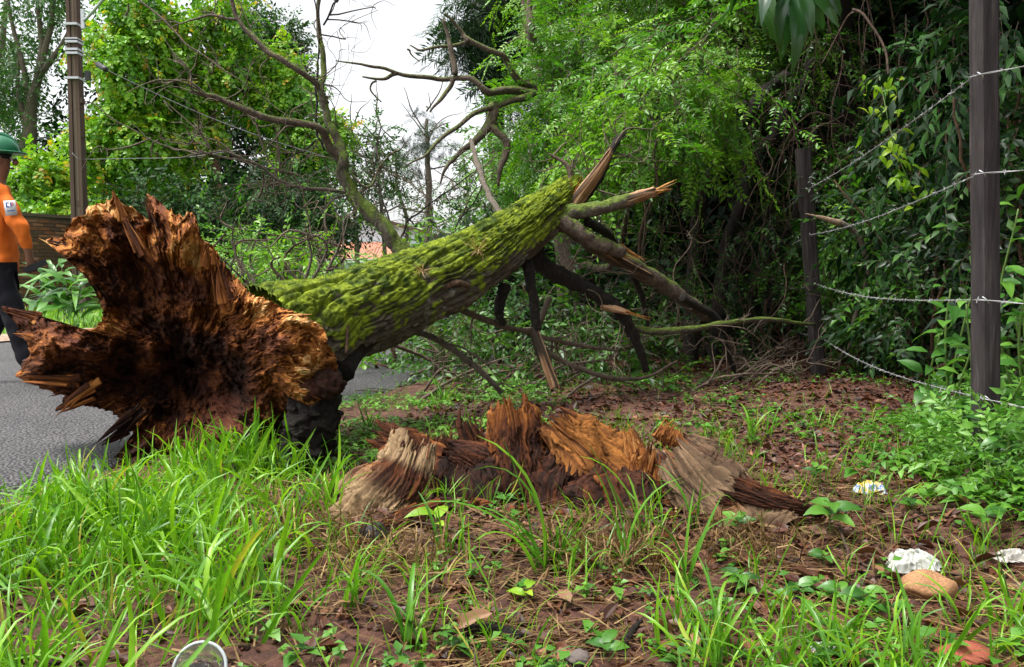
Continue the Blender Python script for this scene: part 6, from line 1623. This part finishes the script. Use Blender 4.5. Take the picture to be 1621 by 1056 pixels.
# low weeds with small oval leaves
def rosette(n=6, leaf=.034, seed=0):
    q = np.random.default_rng(seed); parts = []
    h_ = .05
    for i in range(n):
        a_ = i * 2.4 + q.normal() * .3; el = q.uniform(-.1, .5)
        z = h_ * q.uniform(.25, 1)
        parts.append(xf(leaf4(.62, .08, .25), frames(np.array([math.cos(a_), math.sin(a_), el]), np.array([q.normal() * .3, q.normal() * .3, 1.0])), np.array([q.normal() * .012, q.normal() * .012, z]), leaf * q.uniform(.6, 1.2), q.normal() * .1))
    return combine(parts)
RO = [rosette(q, .036, q) for q in (5, 6, 7, 8)]
acc = Acc()
def weeds(n, x0, x1, y0, y1, keep, sc, tint=(.55, .2)):
    p_ = gpts(n, x0, x1, y0, y1, keep); m_ = len(p_)
    a_ = rng.uniform(0, 6.28, m_); z = np.broadcast_to([0, 0, 1.0], (m_, 3)); y = np.stack([np.cos(a_), np.sin(a_), 0 * a_], -1)
    B = frames(y, z + rng.normal(size=(m_, 3)) * .15); wh = rng.integers(0, len(RO), m_)
    tt = np.clip(tint[0] + tint[1] * rng.normal(size=m_) * .8 + .2 * fbm(p_ * 2.1, 2), .02, 1); s_ = sc * rng.uniform(.6, 1.5, m_)
    for k_, tm in enumerate(RO):
        w = wh == k_
        if w.any(): inst(acc, tm, p_[w], B[w], s_[w], tt[w])
fb = lambda x, y, f_, o_, a0, a1: sstep(a0, a1, fbm(st(x * f_, y * f_, o_), 3))
weeds(1900, -1.1, .35, 3.5, 7.2, lambda x, y: offroad(x, y) * fb(x, y, 1.8, 1., -.35, .15) * (1 - .8 * sstep(.1, .35, x)), .8, (.7, .18))
weeds(900, -.1, 2.2, 3.6, 7.0, lambda x, y: fb(x, y, 1.6, 6., .05, .4), .8, (.6, .18))
weeds(900, .75, 2.6, 2.6, 4.6, lambda x, y: fb(x, y, 2.4, 9., .0, .35) * sstep(-.15, .35, x - (1.25 - .25 * (y - 3.0))), 1.25)
weeds(800, 1.15, 2.3, 2.5, 3.7, lambda x, y: fb(x, y, 2.6, 31., -.2, .2) * sstep(.0, .3, x - 1.2) * .95, 1.45)
weeds(700, -2.2, 1.8, 1.3, 3.2, lambda x, y: offroad(x, y) * fb(x, y, 2.2, 3., -.05, .4), .9)
weeds(300, .3, 1.8, 1.3, 2.2, lambda x, y: fb(x, y, 2.2, 13., -.1, .4), 1.0)
weeds(900, .4, 3.2, 5.4, 7.6, lambda x, y: fb(x, y, 1.8, 16., -.05, .35), 1.0, (.5, .2))
tag(link('ground_weeds', acc.mesh('ground_weeds', LM['cover'])), 'low creeping weeds with small oval leaves over the soil', 'weeds', None, 'stuff')
# leaf litter, straw, bark crumbs
acc = Acc()
def flat(acc, tpls, p_, size, tint, tilt=.3, lift=.006):
    m_ = len(p_); a_ = rng.uniform(0, 6.28, m_)
    B = frames(np.stack([np.cos(a_), np.sin(a_), rng.normal(size=m_) * tilt * .6], -1), np.array([0, 0, 1.0]) + rng.normal(size=(m_, 3)) * tilt)
    wh = rng.integers(0, len(tpls), m_)
    tt = np.clip(tint[0] + tint[1] * rng.normal(size=m_), .02, .98); s_ = size * rng.uniform(.45, 1.4, m_)
    for k_, tm in enumerate(tpls):
        w = wh == k_
        if w.any(): inst(acc, tm, p_[w] + [0, 0, lift], B[w], s_[w], tt[w])
LIT = [leaf4(.5, .14, .3), leaf4(.42, -.12, -.25), leaf4(.4, .2, .2), leaf4(.6, .2, -.1)]
flat(acc, LIT, gpts(9500, -1.3, 2.6, 1.25, 4.2, lambda x, y: offroad(x, y) * (.35 + .65 * sstep(-.5, .3, x))), .048, (.45, .24))
flat(acc, LIT, gpts(9500, -.6, 4.0, 4.0, 8.6, lambda x, y: offroad(x, y)), .055, (.36, .22))
flat(acc, LIT, gpts(900, -5.5, 0.5, 3.2, 9.5, lambda x, y: 1 - offroad(x, y)), .04, (.6, .24), .2, .02)
tag(link('leaf_litter', acc.mesh('leaf_litter', LM['litter'])), 'brown leaf litter strewn over the red soil', 'leaf litter', None, 'stuff')
acc = Acc()
straw = [T([[-.5 * w_, 0, 0], [.5 * w_, 0, 0], [c_ - .4 * w_, .5, .02], [c_ + .4 * w_, .5, .02], [c_ * 2.2, 1, 0]], [[0, 1, 3], [0, 3, 2], [2, 3, 4]]) for w_, c_ in ((.03, .05), (.022, -.1), (.04, .12), (.02, 0))]
flat(acc, straw, gpts(11000, -1.5, 2.3, 1.25, 3.4, lambda x, y: offroad(x, y) * (.3 + .7 * fb(x, y, 2.4, 21., -.25, .3))), .15, (.5, .22), .14, .014)
for c_ in (GG(1010, 905), GG(930, 880), GG(1180, 880), GG(620, 900), GG(500, 860)):       # dead skirts of the tufts
    m_ = 130
    p_ = c_ + np.stack([rng.normal(size=m_) * .09, rng.normal(size=m_) * .06, 0 * np.ones(m_)], -1); p_[:, 2] = gz(p_[:, 0], p_[:, 1]) + .005
    grass_field(acc, p_, [blade_T(1, .03, b_, 3) for b_ in (1.0, 1.8, 2.4)], .15, .7, (.55, .2))
tag(link('dry_straw', acc.mesh('dry_straw', LM['dry'])), 'dry straw and dead grass stems lying on the ground', 'straw', None, 'stuff')
acc = Acc()
cube_t = []
for i in range(5):
    V, F = box((0, 0, 0), (1, .5, .35)); V = V * rng.uniform(.5, 1.4, (8, 3)); cube_t.append(T(V, np.concatenate([F[:, [0, 1, 2]], F[:, [0, 2, 3]]])))
flat(acc, cube_t, gpts(4500, -1.4, 2.6, 1.3, 5.0, offroad), .02, (.3, .22), .4, .004)
tag(link('bark_crumbs', acc.mesh('bark_crumbs', LM['litter'], False)), 'crumbs of bark and clods of red soil on the ground', 'debris', None, 'stuff')
acc = Acc()
for i in range(260):
    x = rng.uniform(-1.2, 3.2); y = rng.uniform(1.4, 7.5)
    if offroad(x, y) < .5: continue
    a_ = rng.uniform(0, 6.28); L_ = rng.uniform(.08, .4); dv = np.array([math.cos(a_), math.sin(a_), 0]) * L_
    p0 = np.array([x, y, float(gz(x, y)) + .012])
    V, F = tube_tris([p0, p0 + dv * .5 + [rng.normal() * .02, rng.normal() * .02, .015], p0 + dv], [rng.uniform(.002, .007), .0015], n=8, k=5, crook=.02, seed=i); acc.add(V, F)
tag(link('fallen_twigs', acc.mesh('fallen_twigs', WM['liana'])), 'thin fallen twigs scattered over the soil', 'twigs', None, 'stuff')

# ---- individual grass tufts
bl_me = [make_mesh('blade', q['V'], q['F'], LM['blade']) for q in [blade_T(1, w_, b_, 8) for w_ in (.035, .05) for b_ in (.3, .8, 1.4, 2.0)]]
def tuft(label, x, y, n_, L_, lean=.4, aim=None):
    c = GG(x, y); t_ = thing('grass_tuft', c, label, 'grass', 'single grass tufts')
    for j in range(n_):
        a_ = rng.uniform(0, 6.28) if aim is None else aim + rng.normal() * .5
        y_ = np.array([math.cos(a_), math.sin(a_), 0]); z_ = nrm(np.array([0, 0, 1.0]) + y_ * rng.uniform(0, lean) + rng.normal(size=3) * .08)
        x_ = nrm(np.cross(y_, z_)); y_ = np.cross(z_, x_)
        link('blade', random.choice(bl_me), t_, M4(np.stack([x_, y_, z_], -1), c + [rng.normal() * .015, rng.normal() * .015, -.012], L_ * rng.uniform(.55, 1.15)))
for q in [('tall grass tuft in front of the right stump slab', 985, 905, 8, .3), ('bright tuft right of the dead grass skirt', 1090, 930, 7, .26), ('grass tuft in front of the dark stump block', 880, 895, 11, .2), ('tuft before the pale stump shard', 720, 880, 10, .19), ('long arching tuft in the middle foreground', 860, 905, 10, .42, .7, 3.3),
          ('tuft at the lower centre edge', 650, 1030, 9, .24), ('tuft left of the pale shard', 520, 790, 10, .26), ('tuft at the road edge right of the root mass', 590, 690, 12, .2), ('tuft behind the stump near the asphalt end', 700, 640, 14, .26), ('tuft beside the big seedling on the bare soil', 1100, 835, 4, .24),
          ('lone blades on the litter behind the stump', 1190, 700, 6, .3), ('lone blades right of the stump on the soil', 1215, 690, 5, .28), ('tuft at the bottom right near the stone', 1440, 1050, 7, .16), ('tuft at the lower right edge', 1590, 1000, 11, .24), ('broad tuft at the bottom right of centre', 1140, 1045, 11, .26), ('tuft left of the white cloth', 1330, 1050, 9, .2),
          ('tuft by the cup at lower left', 470, 1000, 9, .2), ('bright tuft in the lower middle left', 560, 960, 10, .2), ('long-bladed tuft under the stump slab', 1010, 850, 6, .3, .5)]: tuft(*q)
# ---- seedlings
def seedling(label, x, y, n_, L_, h_, kind='big'):
    c = GG(x, y); t_ = thing('seedling', c, label, 'plant', 'seedlings on the soil')
    stem_to(t_, [c - [0, 0, .01], c + [.004, 0, h_ * .5], c + [0, .004, h_]], .0025)
    for j in range(n_):
        a_ = j * 2.4 + x; u = .55 + .45 * j / max(1, n_ - 1)
        add_leaf(t_, kind, c + [0, 0, h_ * u], (math.cos(a_), math.sin(a_), .25), L_ * rng.uniform(.75, 1.15), (0, -.55, 1))
for q in [('large dark seedling with round leaves on the bare soil', 1312, 850, 6, .1, .1), ('pale green seedling on the right stump slab', 1166, 845, 5, .065, .05), ('small seedling above the white cloth', 1303, 898, 4, .05, .04), ('twin-leaved seedling left of the stone', 1328, 960, 4, .05, .05), ('pale rosette seedling left of the stone', 1366, 968, 5, .06, .05),
          ('seedling lying low in the bare right foreground', 1262, 945, 4, .055, .03), ('yellow-green leaf seedling under the pale shard', 690, 850, 3, .09, .07, 'lime'), ('heart-leaved seedling in the middle foreground', 832, 955, 3, .06, .035, 'lime'), ('seedling with white-green leaves at lower right of the tufts', 1170, 935, 5, .06, .04), ('seedling right of the wrapper', 1440, 815, 5, .06, .05),
          ('seedling under the near post plants', 1560, 845, 5, .075, .07), ('seedling by the right edge litter', 1500, 800, 5, .06, .06), ('pair of pale leaves at the bottom centre', 955, 1040, 4, .06, .03), ('seedling beside the shady post foot', 1290, 770, 6, .06, .07)]: seedling(*q)
# ---- fallen leaves picked out singly
for i in range(46):
    x, y = rng.uniform(560, 1600), rng.uniform(740, 1045)
    c = GG(x, y); a_ = rng.uniform(0, 6.28)
    B = frames(np.array([[math.cos(a_), math.sin(a_), .1]]), np.array([[rng.normal() * .3, rng.normal() * .3, 1]]))[0]
    tag(link('fallen_leaf', random.choice(LMESH['dead']), None, M4(B, c + [0, 0, .02], rng.uniform(.045, .085))), 'curled dry brown leaf lying on the red soil of the foreground', 'leaf', 'large fallen leaves')
# ---- sticks
for k_, (lab, pts, r_, mt) in enumerate([('dead stick lying in the grass left of the pale shard', [(400, 905), (450, 888), (522, 872)], .014, 'brown'), ('dark charred stick in the bottom centre', [(735, 1012), (780, 1008), (828, 1020)], .017, 'dark'), ('thin root running right of the big seedling', [(1365, 795), (1420, 800), (1480, 812)], .012, 'brown'), ('long root across the soil under the near post plants', [(1440, 818), (1530, 806), (1600, 802)], .011, 'brown'),
                                       ('pale stick on the litter behind the seedlings', [(1255, 700), (1320, 706), (1385, 702)], .008, 'liana'), ('dark twig at the bottom right of the tufts', [(985, 1030), (1000, 1000), (1012, 985)], .007, 'dark'), ('short stick under the middle tuft', [(620, 985), (690, 1000), (735, 1005)], .01, 'brown'), ('thick stick on the litter near the far post', [(1170, 625), (1230, 612), (1275, 600)], .012, 'brown')]):
    P_ = [GG(*q) + [0, 0, r_ * .9] for q in pts]
    V, F = tube_tris(P_, [r_, r_ * .9, r_ * .5], n=22, k=9, crook=.015, rough=.2, seed=k_ * 3.3)
    tag(link('fallen_stick', make_mesh('fallen_stick', V, F, WM[mt])), lab, 'stick', 'sticks on the ground')

# ---- rubbish and stones
def rock(name, label, x, y, w, h, dpt, mat, amp=.22, seed=0., cat='stone'):
    c = GG(x, y)
    A, Bq = np.meshgrid(np.linspace(0, 2 * np.pi, 44, endpoint=False), np.linspace(.02, np.pi - .02, 24))
    q = st(np.sin(Bq) * np.cos(A), np.sin(Bq) * np.sin(A), np.cos(Bq))
    cut = np.min(np.stack([1.0 / np.maximum(.35, np.abs(q @ nrm(np.random.default_rng(int(seed * 7) + j).normal(size=3)))) * .82 for j in range(6)]), 0)
    ff = np.minimum(1.0, cut) * (1 + amp * .5 * fbm(q * 2 + seed, 4))
    V = q * np.array([w / 2, dpt / 2, h / 2]) * ff[..., None] + c + [0, 0, h * .3]
    return tag(link(name, make_mesh(name, V.reshape(-1, 3), grid_faces(44, 24, True), mat)), label, cat)
rock('stone', 'tan angular stone beside the white cloth', 1470, 945, .135, .085, .11, plain('tan_stone', (.3, .155, .075), .8, .25, 0, .4, 22), seed=1.)
rock('brick_fragment', 'red brick fragment half buried at the bottom right', 1525, 1052, .12, .06, .09, plain('red_brick', (.26, .075, .045), .9, .2, 0, .3, 18), seed=2.)
rock('charred_chunk', 'black charred wood chunk below the pale stump shard', 592, 858, .1, .075, .07, plain('charcoal', (.018, .017, .018), .7, .3, 0, .5, 30), .5, 3., 'wood')
rock('soil_clod', 'red soil clod in the lower middle', 738, 990, .05, .03, .04, plain('red_clod', (.16, .05, .028), .9, .2, 0, .3, 30), .4, 4., 'clod')
rock('soil_clod', 'grey stone at the bottom centre edge', 915, 1050, .06, .035, .05, plain('grey_stone', (.12, .1, .09), .9, .2, 0, .3, 30), .4, 5., 'stone')
def crumple(name, label, x, y, w, dpt, hgt, stops, seed, cat, fr=5, rough=.6, edge=.25):
    c = GG(x, y); n_ = 70
    u, v = np.meshgrid(np.linspace(-1, 1, n_), np.linspace(-1, 1, n_))
    a_ = np.arctan2(v, u); rr_ = np.maximum(np.abs(u), np.abs(v))
    k_ = 1 + edge * fbm(st(np.cos(a_) * 1.8 + seed, np.sin(a_) * 1.8, seed), 3)
    X = u * k_ + .12 * fbm(st(u * 3, v * 3, seed + 2), 3); Y = v * k_ + .12 * fbm(st(u * 3, v * 3, seed + 6), 3)
    f_ = 1 - np.abs(fbm(st(u * fr * .5 + seed, v * fr * .5, 0), 3)) * 1.6
    Z = hgt * (f_ * (1 - .8 * rr_ ** 3) + .05 * fbm(st(u * fr * 2, v * fr * 2, seed), 3))
    m_, nt, b, out = new_mat(name + '_sheet')
    nt.links.new(ramp(nt, stops, noise_node(nt, 38.0, 3, mapping(nt, (1, 1, 1)))), b.inputs['Base Color']); b.inputs['Roughness'].default_value = rough
    V = st(X * w / 2 + c[0], Y * dpt / 2 + c[1], np.maximum(Z, -.004) + c[2] + .012)
    return tag(link(name, make_mesh(name, V.reshape(-1, 3), grid_faces(n_, n_), m_)), label, cat)
crumple('crumpled_cloth', 'crumpled white cloth on the soil at lower right', 1445, 905, .13, .1, .05, [(.3, (.2, .2, .16)), (.5, (.38, .39, .35)), (.7, (.42, .44, .42))], 1.3, 'cloth', 3.4, .6, .4)
crumple('snack_wrapper', 'yellow and white crumpled wrapper among the weeds', 1376, 786, .095, .06, .045, [(.38, (.6, .36, .02)), (.46, (.62, .5, .2)), (.52, (.5, .53, .55)), (.6, (.06, .13, .36)), (.66, (.45, .46, .45))], 4.1, 'wrapper', 3.5, .3)
crumple('plastic_scrap', 'pale plastic scrap at the right edge', 1606, 895, .12, .05, .035, [(.35, (.25, .23, .19)), (.6, (.48, .46, .42))], 7.7, 'scrap', 5, .35)
crumple('paper_scrap', 'small torn paper scrap at the bottom right', 1310, 1038, .07, .05, .015, [(.35, (.4, .15, .07)), (.5, (.42, .4, .36)), (.65, (.2, .23, .3))], 9.2, 'scrap', 5, .5)
# clear plastic cup lying towards the camera
c = GG(322, 1092) + np.array([0, 0, .036])
t_ = thing('plastic_cup', c - [0, 0, .04], 'clear plastic cup lying in the grass at the bottom left', 'cup')
cm, nt, b, out = new_mat('clear_plastic')
b.inputs['Base Color'].default_value = (.93, .95, .96, 1); b.inputs['Roughness'].default_value = .12
b.inputs['Transmission Weight'].default_value = .85; b.inputs['IOR'].default_value = 1.12
ax = nrm(np.array([.08, -.8, .5])); e1 = nrm(np.cross(ax, [0, 0, 1.0])); e2 = np.cross(e1, ax)
def lathe(prof, seg=48):
    a_ = np.linspace(0, 2 * np.pi, seg, endpoint=False)
    V = [c + ax * z + r_ * (np.cos(a_)[:, None] * e1 + np.sin(a_)[:, None] * e2) for z, r_ in prof]
    return np.concatenate(V), grid_faces(seg, len(prof), True)
link('cup_wall', make_mesh('cup_wall', *lathe([(.03, .046), (.01, .0445), (-.03, .04), (-.075, .033), (-.078, .03), (-.072, .002), (-.07, .002), (-.07, .03), (-.03, .0385), (.03, .0445)]), cm), t_)
link('rim', make_mesh('rim', *lathe([(.028 + .0032 * math.sin(q), .047 + .0032 * math.cos(q)) for q in np.linspace(0, 2 * np.pi, 9)]), plain('cup_rim', (.36, .39, .4), .25, .5, 0, .05, 10)), t_)
